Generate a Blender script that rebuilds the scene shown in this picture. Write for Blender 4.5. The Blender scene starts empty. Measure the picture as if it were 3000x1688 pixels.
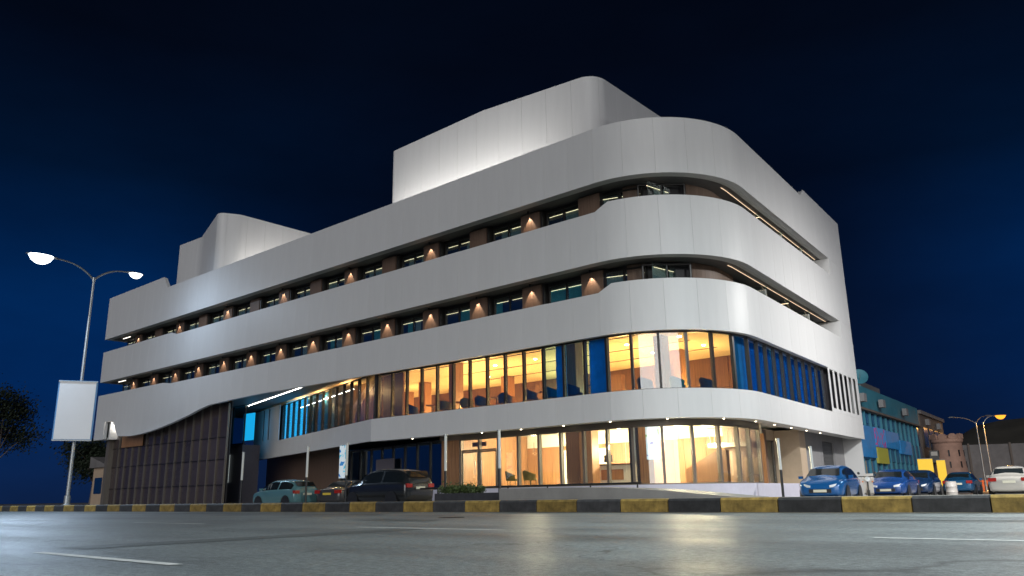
import bpy, math, random
from mathutils import Vector, Matrix
random.seed(7)
R = math.radians
scene = bpy.context.scene
COL = scene.collection

# ------------------------------------------------------------------ camera
CAMZ = 0.52
cd = bpy.data.cameras.new("camera"); cam = bpy.data.objects.new("camera", cd); COL.objects.link(cam)
cd.sensor_width = 36.0; cd.lens = 36.0 * 2320 / 3000; cd.clip_start = 0.05; cd.clip_end = 3000
def _cam_axes():
    cx, cy, f = 1500., 844., 2320.
    u = Vector((-1255 - cx, 1497 - cy, f)).normalized()
    v = Vector((3231 - cx, 1421 - cy, f)).normalized()
    z = u.cross(v).normalized()
    if z.y > 0: z = -z
    X = -u; Y = z.cross(X)
    def w(c): return Vector((X.dot(c), Y.dot(c), z.dot(c)))
    return w(Vector((1, 0, 0))), w(Vector((0, -1, 0))), w(Vector((0, 0, -1)))
_r, _u, _b = _cam_axes()
cam.matrix_world = Matrix(((_r.x, _u.x, _b.x, 0), (_r.y, _u.y, _b.y, 0), (_r.z, _u.z, _b.z, CAMZ), (0, 0, 0, 1)))
scene.camera = cam

# ------------------------------------------------------------------ night sky
world = bpy.data.worlds.new("World"); scene.world = world; world.use_nodes = True
nt = world.node_tree; nt.nodes.clear()
out = nt.nodes.new("ShaderNodeOutputWorld"); bg = nt.nodes.new("ShaderNodeBackground")
tc = nt.nodes.new("ShaderNodeTexCoord"); sx = nt.nodes.new("ShaderNodeSeparateXYZ")
rp = nt.nodes.new("ShaderNodeValToRGB"); rp2 = nt.nodes.new("ShaderNodeValToRGB")
nt.links.new(tc.outputs["Generated"], sx.inputs[0])
def ramp(node, stops):
    e = node.color_ramp.elements
    while len(e) > 1: e.remove(e[-1])
    e[0].position = stops[0][0]; e[0].color = (*stops[0][1], 1)
    for p, c in stops[1:]:
        n = e.new(p); n.color = (*c, 1)
ramp(rp, [(0.0, (.0034, .0085, .028)), (.10, (.0022, .0052, .018)), (.22, (.0014, .0026, .0085)), (.36, (.0012, .0017, .0050)), (.8, (.0010, .0014, .0038))])
ramp(rp2, [(0.0, (.0040, .015, .060)), (.12, (.0008, .020, .098)), (.24, (.0004, .0155, .072)), (.36, (.0005, .0062, .024)), (.50, (.0008, .0026, .0085)), (.8, (.0009, .0018, .0046))])  # bluer sides of the sky, painted in for the glow round the lamps
nt.links.new(sx.outputs["Z"], rp.inputs[0]); nt.links.new(sx.outputs["Z"], rp2.inputs[0])
dt = nt.nodes.new("ShaderNodeVectorMath"); dt.operation = 'DOT_PRODUCT'; dt.inputs[1].default_value = (-.57, .82, 0)
nt.links.new(tc.outputs["Generated"], dt.inputs[0])
mr = nt.nodes.new("ShaderNodeMapRange"); mr.inputs[1].default_value = .985; mr.inputs[2].default_value = .80; mr.interpolation_type = 'SMOOTHSTEP'
nt.links.new(dt.outputs["Value"], mr.inputs[0])
mx = nt.nodes.new("ShaderNodeMix"); mx.data_type = 'RGBA'
nt.links.new(mr.outputs[0], mx.inputs[0]); nt.links.new(rp.outputs[0], mx.inputs[6]); nt.links.new(rp2.outputs[0], mx.inputs[7])
cl = nt.nodes.new("ShaderNodeTexNoise"); cl.inputs["Scale"].default_value = 2.2; cl.inputs["Detail"].default_value = 5; cl.inputs["Roughness"].default_value = .55
cm = nt.nodes.new("ShaderNodeMapping"); cm.inputs["Scale"].default_value = (1, 1, 2.6); nt.links.new(tc.outputs["Generated"], cm.inputs[0]); nt.links.new(cm.outputs[0], cl.inputs["Vector"])
cr = nt.nodes.new("ShaderNodeMapRange"); cr.inputs[1].default_value = .3; cr.inputs[2].default_value = .7; cr.inputs[3].default_value = .72; cr.inputs[4].default_value = 1.28; nt.links.new(cl.outputs[0], cr.inputs[0])
cx2 = nt.nodes.new("ShaderNodeMix"); cx2.data_type = 'RGBA'; cx2.blend_type = 'MULTIPLY'; cx2.inputs[0].default_value = 1
nt.links.new(mx.outputs[2], cx2.inputs[6]); nt.links.new(cr.outputs[0], cx2.inputs[7])
nt.links.new(cx2.outputs[2], bg.inputs[0]); bg.inputs[1].default_value = 1.0
nt.links.new(bg.outputs[0], out.inputs[0])

# ------------------------------------------------------------------ city light (low soft sun over the road)
sd = bpy.data.lights.new("sun", 'SUN'); sun = bpy.data.objects.new("sun", sd); COL.objects.link(sun)
sd.energy = 1.28; sd.angle = R(45); sd.color = (1.0, .985, .96)
sun.rotation_euler = Vector((0.50, -0.80, 0.22)).normalized().to_track_quat('Z', 'Y').to_euler()
sun.location = (-20, -60, 40)

vs = scene.view_settings
vs.view_transform = 'Standard'; vs.look = 'None'; vs.exposure = 0.0; vs.gamma = 1.0; vs.use_curve_mapping = False
scene.cycles.use_denoising = True
scene.cycles.max_bounces = 6; scene.cycles.diffuse_bounces = 3; scene.cycles.glossy_bounces = 3
scene.cycles.transparent_max_bounces = 12; scene.cycles.sample_clamp_indirect = 4.0
scene.cycles.caustics_reflective = False; scene.cycles.caustics_refractive = False

# ================================================================== helpers
def mat(name, col, rough=.5, metal=0., spec=.5, var=0., scale=4., bump=0., bscale=40., emit=None, estr=0., coat=0., objvar=0., stretch=None):
    m = bpy.data.materials.new(name); m.use_nodes = True
    n = m.node_tree.nodes; l = m.node_tree.links; b = n["Principled BSDF"]
    b.inputs["Base Color"].default_value = (*col, 1); b.inputs["Roughness"].default_value = rough
    b.inputs["Metallic"].default_value = metal; b.inputs["Specular IOR Level"].default_value = spec
    b.inputs["Coat Weight"].default_value = coat
    if emit: b.inputs["Emission Color"].default_value = (*emit, 1); b.inputs["Emission Strength"].default_value = estr
    src = None
    if var or bump:
        t = n.new("ShaderNodeTexCoord"); mp = n.new("ShaderNodeMapping")
        if stretch: mp.inputs["Scale"].default_value = stretch
        l.new(t.outputs["Object"], mp.inputs[0])
    if var:
        z = n.new("ShaderNodeTexNoise"); z.inputs["Scale"].default_value = scale; z.inputs["Detail"].default_value = 6; z.inputs["Roughness"].default_value = .65
        l.new(mp.outputs[0], z.inputs["Vector"])
        r = n.new("ShaderNodeValToRGB")
        e = r.color_ramp.elements
        e[0].position = .3; e[0].color = (*[max(0, c * (1 - var)) for c in col], 1)
        e[1].position = .7; e[1].color = (*[min(1, c * (1 + var)) for c in col], 1)
        l.new(z.outputs[0], r.inputs[0]); src = r.outputs[0]
        rr = n.new("ShaderNodeMapRange"); rr.inputs[3].default_value = max(0, rough - .1 * min(1, var * 3)); rr.inputs[4].default_value = min(1, rough + .1 * min(1, var * 3))
        l.new(z.outputs[0], rr.inputs[0]); l.new(rr.outputs[0], b.inputs["Roughness"])
    if objvar:
        oi = n.new("ShaderNodeObjectInfo"); hs = n.new("ShaderNodeMapRange")
        hs.inputs[3].default_value = 1 - objvar; hs.inputs[4].default_value = 1 + objvar
        l.new(oi.outputs["Random"], hs.inputs[0])
        mu = n.new("ShaderNodeMix"); mu.data_type = 'RGBA'; mu.blend_type = 'MULTIPLY'; mu.inputs[0].default_value = 1
        if src: l.new(src, mu.inputs[6])
        else: mu.inputs[6].default_value = (*col, 1)
        l.new(hs.outputs[0], mu.inputs[7]); src = mu.outputs[2]
    if src: l.new(src, b.inputs["Base Color"])
    if bump:
        z2 = n.new("ShaderNodeTexNoise"); z2.inputs["Scale"].default_value = bscale; z2.inputs["Detail"].default_value = 4
        l.new(mp.outputs[0], z2.inputs["Vector"])
        bp = n.new("ShaderNodeBump"); bp.inputs["Strength"].default_value = bump; bp.inputs["Distance"].default_value = .02
        l.new(z2.outputs[0], bp.inputs["Height"]); l.new(bp.outputs[0], b.inputs["Normal"])
    return m

def glass(name, tint=(.9, .95, .95), refl=.35, rough=.03, rcol=(1, 1, 1)):
    m = bpy.data.materials.new(name); m.use_nodes = True
    n = m.node_tree.nodes; l = m.node_tree.links; n.clear()
    o = n.new("ShaderNodeOutputMaterial"); mixs = n.new("ShaderNodeMixShader")
    tr = n.new("ShaderNodeBsdfTransparent"); gl = n.new("ShaderNodeBsdfGlossy"); fr = n.new("ShaderNodeFresnel")
    tr.inputs[0].default_value = (*tint, 1); gl.inputs[0].default_value = (*rcol, 1); gl.inputs["Roughness"].default_value = rough
    fr.inputs[0].default_value = 1.5
    mu = n.new("ShaderNodeMath"); mu.operation = 'MULTIPLY_ADD'; mu.inputs[1].default_value = 1.6; mu.inputs[2].default_value = refl * .12; mu.use_clamp = True
    ge = n.new("ShaderNodeNewGeometry"); ir = n.new("ShaderNodeMapRange")
    ir.inputs[3].default_value = 1.5; ir.inputs[4].default_value = 1 / 1.5
    l.new(ge.outputs["Backfacing"], ir.inputs[0]); l.new(ir.outputs[0], fr.inputs[0])
    l.new(fr.outputs[0], mu.inputs[0]); l.new(mu.outputs[0], mixs.inputs[0])
    l.new(tr.outputs[0], mixs.inputs[1]); l.new(gl.outputs[0], mixs.inputs[2]); l.new(mixs.outputs[0], o.inputs[0])
    return m

def wood(name, c1, c2, scale=6., rough=.5, axis='X'):
    m = mat(name, c1, rough)
    n = m.node_tree.nodes; l = m.node_tree.links; b = n["Principled BSDF"]
    t = n.new("ShaderNodeTexCoord"); mp = n.new("ShaderNodeMapping"); mp.inputs["Scale"].default_value = (scale, scale, .25)
    z = n.new("ShaderNodeTexNoise"); z.inputs["Scale"].default_value = 3; z.inputs["Detail"].default_value = 8
    r = n.new("ShaderNodeValToRGB"); r.color_ramp.elements[0].position = .35; r.color_ramp.elements[1].position = .68
    r.color_ramp.elements[0].color = (*c1, 1); r.color_ramp.elements[1].color = (*c2, 1)
    l.new(t.outputs["Object"], mp.inputs[0]); l.new(mp.outputs[0], z.inputs["Vector"]); l.new(z.outputs[0], r.inputs[0]); l.new(r.outputs[0], b.inputs["Base Color"])
    return m

def emis(name, col, s):
    m = bpy.data.materials.new(name); m.use_nodes = True
    n = m.node_tree.nodes; l = m.node_tree.links; n.clear()
    o = n.new("ShaderNodeOutputMaterial"); e = n.new("ShaderNodeEmission"); e.inputs[0].default_value = (*col, 1); e.inputs[1].default_value = s
    l.new(e.outputs[0], o.inputs[0]); return m

ORG = {}
class MB:
    def __init__(s): s.v = []; s.f = []
    def quad(s, a, b, c, d):
        i = len(s.v); s.v += [tuple(a), tuple(b), tuple(c), tuple(d)]; s.f.append((i, i + 1, i + 2, i + 3)); return s
    def box(s, x0, x1, y0, y1, z0, z1):
        i = len(s.v)
        s.v += [(x0, y0, z0), (x1, y0, z0), (x1, y1, z0), (x0, y1, z0), (x0, y0, z1), (x1, y0, z1), (x1, y1, z1), (x0, y1, z1)]
        s.f += [tuple(i + k for k in q) for q in ((3, 2, 1, 0), (4, 5, 6, 7), (0, 1, 5, 4), (1, 2, 6, 5), (2, 3, 7, 6), (3, 0, 4, 7))]; return s
    def obox(s, p, t, w, d, z0, z1):
        """box centred at p=(x,y), width w along unit t, depth d"""
        t = Vector((t[0], t[1])); nn = Vector((t.y, -t.x)); p = Vector((p[0], p[1]))
        c = [p - t * w / 2 + nn * d / 2, p + t * w / 2 + nn * d / 2, p + t * w / 2 - nn * d / 2, p - t * w / 2 - nn * d / 2]
        return s.prism([(q.x, q.y) for q in c], z0, z1)
    def prism(s, poly, z0, z1):
        n = len(poly); i = len(s.v)
        f0 = (lambda k: z0) if not callable(z0) else z0
        f1 = (lambda k: z1) if not callable(z1) else z1
        s.v += [(p[0], p[1], f0(k)) for k, p in enumerate(poly)] + [(p[0], p[1], f1(k)) for k, p in enumerate(poly)]
        s.f.append(tuple(i + k for k in reversed(range(n)))); s.f.append(tuple(i + n + k for k in range(n)))
        for k in range(n): s.f.append((i + k, i + (k + 1) % n, i + n + (k + 1) % n, i + n + k))
        return s
    def extr_y(s, poly, y0, y1):
        """poly in (x,z), extruded along y"""
        n = len(poly); i = len(s.v)
        s.v += [(p[0], y0, p[1]) for p in poly] + [(p[0], y1, p[1]) for p in poly]
        s.f.append(tuple(i + k for k in range(n))); s.f.append(tuple(i + n + k for k in reversed(range(n))))
        for k in range(n): s.f.append((i + (k + 1) % n, i + k, i + n + k, i + n + (k + 1) % n))
        return s
    def tube(s, pts, r, seg=10, cap=True):
        pts = [Vector(p) for p in pts]; rs = r if isinstance(r, (list, tuple)) else [r] * len(pts)
        i0 = len(s.v); up = Vector((0, 0, 1))
        for k, p in enumerate(pts):
            d = (pts[min(k + 1, len(pts) - 1)] - pts[max(k - 1, 0)]).normalized()
            a = d.cross(up if abs(d.z) < .95 else Vector((1, 0, 0))).normalized(); b = d.cross(a)
            for j in range(seg):
                t = 2 * math.pi * j / seg
                q = p + (a * math.cos(t) + b * math.sin(t)) * rs[k]; s.v.append(tuple(q))
        for k in range(len(pts) - 1):
            for j in range(seg):
                a0 = i0 + k * seg + j; a1 = i0 + k * seg + (j + 1) % seg
                s.f.append((a0, a0 + seg, a1 + seg, a1))
        if cap:
            s.f.append(tuple(i0 + j for j in range(seg))); s.f.append(tuple(i0 + (len(pts) - 1) * seg + j for j in reversed(range(seg))))
        return s
    def lathe(s, prof, c=(0, 0, 0), seg=24):
        i0 = len(s.v); n = len(prof)
        for j in range(seg):
            t = 2 * math.pi * j / seg
            for r, z in prof: s.v.append((c[0] + r * math.cos(t), c[1] + r * math.sin(t), c[2] + z))
        for j in range(seg):
            for k in range(n - 1):
                a = i0 + j * n + k; b = i0 + ((j + 1) % seg) * n + k
                s.f.append((a, b, b + 1, a + 1))
        s.f.append(tuple(i0 + j * n for j in reversed(range(seg)))); s.f.append(tuple(i0 + j * n + n - 1 for j in range(seg)))
        return s
    def xf(s, M):
        s.v = [tuple(M @ Vector(p)) for p in s.v]; return s
    def mesh(s, name, m, smooth=False):
        me = bpy.data.meshes.new(name); me.from_pydata(s.v, [], s.f); me.update()
        if m: me.materials.append(m)
        if smooth:
            for p in me.polygons: p.use_smooth = True
            me.set_sharp_from_angle(angle=R(38))
        return me
    def build(s, name, m, parent=None, smooth=False, local=False, angle=None):
        if local: o = Vector((0, 0, 0))
        else:
            xs = [p[0] for p in s.v]; ys = [p[1] for p in s.v]; zs = [p[2] for p in s.v]
            o = Vector(((min(xs) + max(xs)) / 2, (min(ys) + max(ys)) / 2, min(zs)))
        s.v = [(p[0] - o.x, p[1] - o.y, p[2] - o.z) for p in s.v]
        ob = bpy.data.objects.new(name, s.mesh(name, m, smooth)); COL.objects.link(ob)
        po = ORG.get(parent.name, Vector((0, 0, 0))) if parent else Vector((0, 0, 0))
        if local: ob.location = (0, 0, 0)
        else: ob.location = o - po; ORG[ob.name] = o
        if parent: ob.parent = parent
        if smooth and angle:
            pass
        return ob

def place(mesh, name, parent, loc, rz=0., scl=None):
    ob = bpy.data.objects.new(name, mesh); COL.objects.link(ob)
    po = ORG.get(parent.name, Vector((0, 0, 0))) if parent else Vector((0, 0, 0))
    ob.location = Vector(loc) - po; ob.rotation_euler = (0, 0, rz)
    if scl: ob.scale = scl
    if parent: ob.parent = parent
    ORG[ob.name] = Vector(loc); return ob

def empty(name, loc=(0, 0, 0), parent=None):
    o = bpy.data.objects.new(name, None); COL.objects.link(o); o.empty_display_size = .3
    po = ORG.get(parent.name, Vector((0, 0, 0))) if parent else Vector((0, 0, 0))
    o.location = Vector(loc) - po; ORG[o.name] = Vector(loc)
    if parent: o.parent = parent
    return o
def tag(o, label, cat, group=None):
    o['label'] = label; o['category'] = cat
    if group: o['group'] = group
    return o
def struct(o): o['kind'] = 'structure'; return o
def copy_tree(o, parent=None):
    c = o.copy(); COL.objects.link(c)
    if parent: c.parent = parent; c.matrix_parent_inverse = o.matrix_parent_inverse
    for ch in list(o.children): copy_tree(ch, c)
    return c
def light(kind, name, loc, energy, col, parent=None, **kw):
    d = bpy.data.lights.new(name, kind); d.energy = energy; d.color = col
    rot = kw.pop('rot', None)
    for k, v in kw.items(): setattr(d, k, v)
    o = bpy.data.objects.new(name, d); COL.objects.link(o)
    po = ORG.get(parent.name, Vector((0, 0, 0))) if parent else Vector((0, 0, 0))
    o.location = Vector(loc) - po
    if rot is not None: o.rotation_euler = rot
    if parent: o.parent = parent
    return o

# ------------------------------------------------------------------ materials
M = {}
M['panel'] = mat('white_cladding', (.68, .68, .68), .46, spec=.45, objvar=.014, var=.03, scale=1.3, stretch=(2.2, 2.2, .22), bump=.05, bscale=1.1)
M['panelcore'] = mat('cladding_backing', (.58, .58, .58), .6)
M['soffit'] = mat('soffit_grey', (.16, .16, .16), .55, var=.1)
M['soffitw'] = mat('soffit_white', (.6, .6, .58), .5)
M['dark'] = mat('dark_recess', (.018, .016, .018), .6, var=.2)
M['frame'] = mat('bronze_frame', (.030, .027, .025), .38, metal=.3)
M['frameg'] = mat('taupe_frame', (.17, .145, .12), .42, metal=.2)
M['brownwall'] = wood('brown_wall_panel', (.13, .082, .056), (.18, .115, .08), 5., .55)
M['wood'] = wood('wood_veneer', (.22, .105, .048), (.38, .20, .095), 9., .45)
M['woodd'] = wood('dark_wood_veneer', (.09, .045, .022), (.15, .075, .038), 9., .45)
M['gridglass'] = mat('brown_glass_panel', (.060, .045, .044), .16, spec=.6, var=.25, scale=.6, objvar=.18)
M['glass'] = glass('clear_glass')
M['glassb'] = glass('blue_tinted_glass', (.55, .80, .97), .35)
M['glassd'] = glass('room_glass', (.75, .85, .85), .4)
M['glassc'] = glass('cyan_glass', (.45, .88, .98), .2)
M['curtain'] = mat('curtain_cloth', (.32, .33, .30), .85, var=.15, scale=3)
M['curtaint'] = mat('teal_curtain_cloth', (.10, .34, .36), .85, var=.15, scale=3)
M['bluecurt'] = mat('blue_blind_cloth', (.015, .27, .66), .7, var=.35, scale=.8, objvar=.25)  # on the right side, reflected blue light put into the colour
M['led'] = emis('warm_led', (1.0, .74, .46), 3.5)
M['ledr'] = emis('warm_led_dim', (1.0, .70, .45), 1.8)
M['ledw'] = emis('white_led', (1.0, .93, .80), 3.)
M['ceil'] = mat('warm_plaster_ceiling', (.78, .64, .40), .8)
M['ceilw'] = mat('white_plaster', (.82, .78, .66), .8)
M['floor'] = mat('interior_floor', (.45, .36, .26), .35, var=.1)
M['conc'] = mat('grey_render', (.26, .255, .26), .7, var=.08, scale=1.5, bump=.1)
M['beige'] = mat('beige_stone', (.55, .42, .30), .6, var=.08, scale=2)
M['shutter'] = mat('grey_shutter', (.11, .11, .11), .45, metal=.4)
M['roof'] = mat('roof_membrane', (.25, .25, .25), .85, var=.1)
M['steel'] = mat('galvanised_steel', (.42, .44, .44), .4, metal=.7, var=.15, scale=8)
M['black'] = mat('black_metal', (.02, .02, .022), .45)
M['plaster'] = mat('white_plinth', (.62, .60, .70), .65, var=.06, scale=2)

# ================================================================== ground
def asphalt(name, col, rough):
    m = mat(name, col, rough, spec=.5)
    n = m.node_tree.nodes; l = m.node_tree.links; b = n["Principled BSDF"]
    t = n.new("ShaderNodeTexCoord")
    def noise(sc, det, stretch=None):
        z = n.new("ShaderNodeTexNoise"); z.inputs["Scale"].default_value = sc; z.inputs["Detail"].default_value = det; z.inputs["Roughness"].default_value = .7
        if stretch:
            mp = n.new("ShaderNodeMapping"); mp.inputs["Scale"].default_value = stretch
            l.new(t.outputs["Object"], mp.inputs[0]); l.new(mp.outputs[0], z.inputs["Vector"])
        else: l.new(t.outputs["Object"], z.inputs["Vector"])
        return z.outputs[0]
    fine = noise(70, 4); big = noise(.5, 6, (.10, 1, 1)); track = noise(1.0, 3, (.02, .55, 1))
    def rmp(src, lo, hi, a=.3, c=.7):
        r = n.new("ShaderNodeMapRange"); r.inputs[1].default_value = a; r.inputs[2].default_value = c; r.inputs[3].default_value = lo; r.inputs[4].default_value = hi
        l.new(src, r.inputs[0]); return r.outputs[0]
    def mul(a, c):
        q = n.new("ShaderNodeMath"); q.operation = 'MULTIPLY'; l.new(a, q.inputs[0]); l.new(c, q.inputs[1]); return q.outputs[0]
    speck = noise(14, 5); patch = noise(.23, 2)
    v = mul(mul(mul(rmp(fine, .2, 2.0), rmp(big, .70, 1.35)), rmp(track, .72, 1.25)), mul(rmp(speck, .35, 1.8), rmp(patch, .85, 1.12, .46, .54)))
    vo = n.new("ShaderNodeTexVoronoi"); vo.feature = 'DISTANCE_TO_EDGE'; vo.inputs["Scale"].default_value = .16
    wv = n.new("ShaderNodeTexNoise"); wv.inputs["Scale"].default_value = .9; wv.inputs["Detail"].default_value = 6
    l.new(t.outputs["Object"], wv.inputs["Vector"])
    ad = n.new("ShaderNodeVectorMath"); ad.operation = 'MULTIPLY_ADD'; ad.inputs[1].default_value = (2.2, 2.2, 0)
    l.new(wv.outputs["Color"], ad.inputs[0]); l.new(t.outputs["Object"], ad.inputs[2]); l.new(ad.outputs[0], vo.inputs["Vector"])
    v = mul(v, rmp(vo.outputs["Distance"], .35, 1.0, .0, .006))
    mxn = n.new("ShaderNodeMix"); mxn.data_type = 'RGBA'; mxn.blend_type = 'MULTIPLY'; mxn.inputs[0].default_value = 1
    mxn.inputs[6].default_value = (*col, 1); l.new(v, mxn.inputs[7]); l.new(mxn.outputs[2], b.inputs["Base Color"])
    l.new(rmp(track, rough - .10, rough + .12), b.inputs["Roughness"])
    bp = n.new("ShaderNodeBump"); bp.inputs["Strength"].default_value = .55; bp.inputs["Distance"].default_value = .012
    l.new(noise(95, 3), bp.inputs["Height"]); l.new(bp.outputs[0], b.inputs["Normal"])
    return m
M['asphalt'] = asphalt('road_asphalt', (.124, .138, .138), .42)
M['paving'] = mat('pavement_concrete', (.26, .25, .22), .75, var=.18, scale=1.6, bump=.25, bscale=60)
M['forecourt'] = mat('forecourt_paving', (.30, .29, .275), .55, var=.18, scale=.8, bump=.2, bscale=50)
M['soil'] = mat('dry_ground', (.12, .105, .085), .9, var=.25, scale=.2)
M['kyel'] = mat('kerb_yellow_paint', (.31, .21, .055), .7, var=.6, scale=4.0, bump=.3, objvar=.2)
M['kblk'] = mat('kerb_black_paint', (.052, .052, .054), .65, var=.5, scale=4.0, bump=.3, objvar=.25)
M['line'] = mat('road_line_paint', (.62, .62, .60), .6, var=.3, scale=6)

KY = 19.45
g = MB().quad((-900, -900, -.03), (900, -900, -.03), (900, 1200, -.03), (-900, 1200, -.03)).build('ground', M['soil']); struct(g)
road = MB().quad((-420, -26, 0), (300, -26, 0), (300, KY, 0), (-420, KY, 0)).build('road', M['asphalt']); struct(road)
def dash(x0, x1, y, w=.12):
    MB().quad((x0, y - w / 2, .005), (x1, y - w / 2, .005), (x1, y + w / 2, .005), (x0, y + w / 2, .005)).build('lane_marking', M['line'], road)
for k in range(-9, 3):
    dash(-12.0 + k * 9 + .0, -8.4 + k * 9, 9.42)
    dash(-9.8 + k * 9, -6.7 + k * 9, 3.40)
M['tar'] = mat('old_tar_patch', (.090, .098, .097), .5, var=.35, scale=9, bump=.4, bscale=90)
M['gutter'] = mat('dusty_gutter', (.10, .092, .07), .85, var=.5, scale=1.2, bump=.3)
MB().quad((-420, KY - .55, .004), (300, KY - .55, .004), (300, KY, .004), (-420, KY, .004)).build('gutter', M['gutter'], road)
def patch(x0, x1, y0, y1):
    n = 9; pts = []
    for k in range(n): pts.append((x0 + (x1 - x0) * k / (n - 1), y0 + random.uniform(-.06, .06)))
    for k in range(n): pts.append((x1 - (x1 - x0) * k / (n - 1), y1 + random.uniform(-.06, .06)))
    b = MB(); b.v = [(p[0], p[1], .0045) for p in pts]; b.f = [tuple(range(len(pts)))]; b.build('road_patch', M['tar'], road)
patch(-15.5, -13.2, 12.2, 13.0); patch(-40, -20, 16.2, 16.75); patch(-5.0, 2.5, 14.6, 15.1); patch(-10.6, -9.9, 3.9, 19.0 - 9.8)
MB().lathe([(.0, .003), (.31, .003), (.33, .010), (.31, .013), (.0, .013)], (-14.6, 14.4, 0), 28).build('manhole_cover', mat('cast_iron', (.05, .05, .05), .55, metal=.5, var=.3, scale=20, bump=.6, bscale=60), road)
kerb = empty('kerb', (0, KY, 0)); struct(kerb)
kb = {}
for nm in ('kyel', 'kblk'):
    m_ = MB()
    prof = [(0, 0), (0, .30), (.03, .345), (.08, .36), (.30, .36), (.30, 0)]
    n_ = len(prof); m_.v = [(-.752, p[0], p[1]) for p in prof] + [(.752, p[0], p[1]) for p in prof]
    m_.f = [tuple(range(n_)), tuple(reversed(range(n_, 2 * n_)))] + [(k, n_ + k, n_ + (k + 1) % n_, (k + 1) % n_) for k in range(n_)]
    kb[nm] = m_.mesh('kerb_block', M[nm])
for k in range(-52, 14):
    x = -9.9 + .775 + 1.535 * k
    o = place(kb['kyel' if k % 2 == 0 else 'kblk'], 'kerb_block', kerb, (x + random.uniform(-.004, .004), KY + random.uniform(-.006, .006), 0), random.uniform(-.003, .003))
    o.location.z += random.uniform(-.006, .004)
pav = MB().box(-420, 300, KY + .30, 22.2, -.02, .345).build('pavement', M['paving']); struct(pav)
fc = MB().quad((-420, 22.2, 0), (300, 22.2, 0), (300, 420, 0), (-420, 420, 0)).build('forecourt', M['forecourt']); struct(fc)

# ================================================================== plan paths
NR = Vector((.996, .0897)).normalized(); TR = Vector((-NR.y, NR.x))
class Path:
    def __init__(s, d, x0=-74.0, y1=53.2):
        """outer line of the building, moved inwards by d"""
        s.d = d; s.x0 = x0; s.cx, s.cy, s.r = -20.0, 34.0, 5.0 - d
        s.L1 = s.cx - x0; s.ang = math.pi / 2 + math.atan2(NR.y, NR.x)
        s.L2 = s.r * s.ang; s.p2 = Vector((s.cx, s.cy)) + NR * s.r
        s.L3 = (y1 - s.p2.y) / TR.y; s.L = s.L1 + s.L2 + s.L3
    def at(s, q):
        if q <= s.L1: return Vector((s.x0 + q, 29.0 + s.d)), Vector((1, 0)), Vector((0, -1))
        if q <= s.L1 + s.L2:
            a = -math.pi / 2 + (q - s.L1) / s.r
            n = Vector((math.cos(a), math.sin(a))); return Vector((s.cx, s.cy)) + n * s.r, Vector((-n.y, n.x)), n
        return s.p2 + TR * (q - s.L1 - s.L2), TR.copy(), NR.copy()
    def sx(s, x): return x - s.x0
    def sy(s, y): return s.L1 + s.L2 + (y - s.p2.y) / TR.y
    def cuts(s, a, b, step=.25):
        out = [a]
        for q in (s.L1, s.L1 + s.L2):
            if a < q < b: out.append(q)
        lo, hi = max(a, s.L1), min(b, s.L1 + s.L2)
        if hi > lo:
            n = max(1, int((hi - lo) / step)); out += [lo + (hi - lo) * k / n for k in range(1, n)]
        out.append(b); return sorted(set(round(x, 5) for x in out))
def strip(mb, P, a, b, zb, zt, tin, tout=0., extra=()):
    """solid strip along the path between a and b, from zb to zt (numbers or functions of s), tin inwards and tout outwards"""
    fb = zb if callable(zb) else (lambda q: zb); ft = zt if callable(zt) else (lambda q: zt)
    cs = sorted(set(P.cuts(a, b) + [round(e, 5) for e in extra if a < e < b]))
    i0 = len(mb.v)
    for q in cs:
        p, t, n = P.at(q); po = p + n * tout; pi = p - n * tin
        mb.v += [(po.x, po.y, fb(q)), (po.x, po.y, ft(q)), (pi.x, pi.y, ft(q)), (pi.x, pi.y, fb(q))]
    for k in range(len(cs) - 1):
        a0 = i0 + 4 * k; b0 = a0 + 4
        for j in range(4): mb.f.append((a0 + j, a0 + (j + 1) % 4, b0 + (j + 1) % 4, b0 + j))
    mb.f.append((i0 + 3, i0 + 2, i0 + 1, i0)); e = i0 + 4 * (len(cs) - 1); mb.f.append((e, e + 1, e + 2, e + 3))
    return mb
P0 = Path(0.0); PB = Path(.07); PG = Path(.28); PW = Path(1.5); PL = Path(1.0)
def footprint(P, a=None, b=None, back=52.8, xl=None):
    cs = P.cuts(a if a is not None else 0, b if b is not None else P.L)
    pts = [P.at(q)[0] for q in cs]; poly = [(p.x, p.y) for p in pts]
    return poly + [(poly[0][0], back)]
def lin(tab):
    def f(q):
        x = q
        if x <= tab[0][0]: return tab[0][1]
        for (xa, za), (xb, zb) in zip(tab, tab[1:]):
            if x <= xb: return za + (zb - za) * (x - xa) / max(1e-9, xb - xa)
        return tab[-1][1]
    return f
sx, sy = P0.sx, P0.sy
ZP, ZS1T, ZS1B, ZS2T, ZS2B, ZRT, ZRB, ZBB = 17.53, 14.71, 13.26, 10.80, 9.36, 7.37, 4.82, 3.57

# ================================================================== THE HOTEL
hotel = empty('hotel_building', (-45, 38, 0.3))
tag(hotel, 'large white hotel with stacked curved cladding bands and a rounded corner', 'building')

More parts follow.
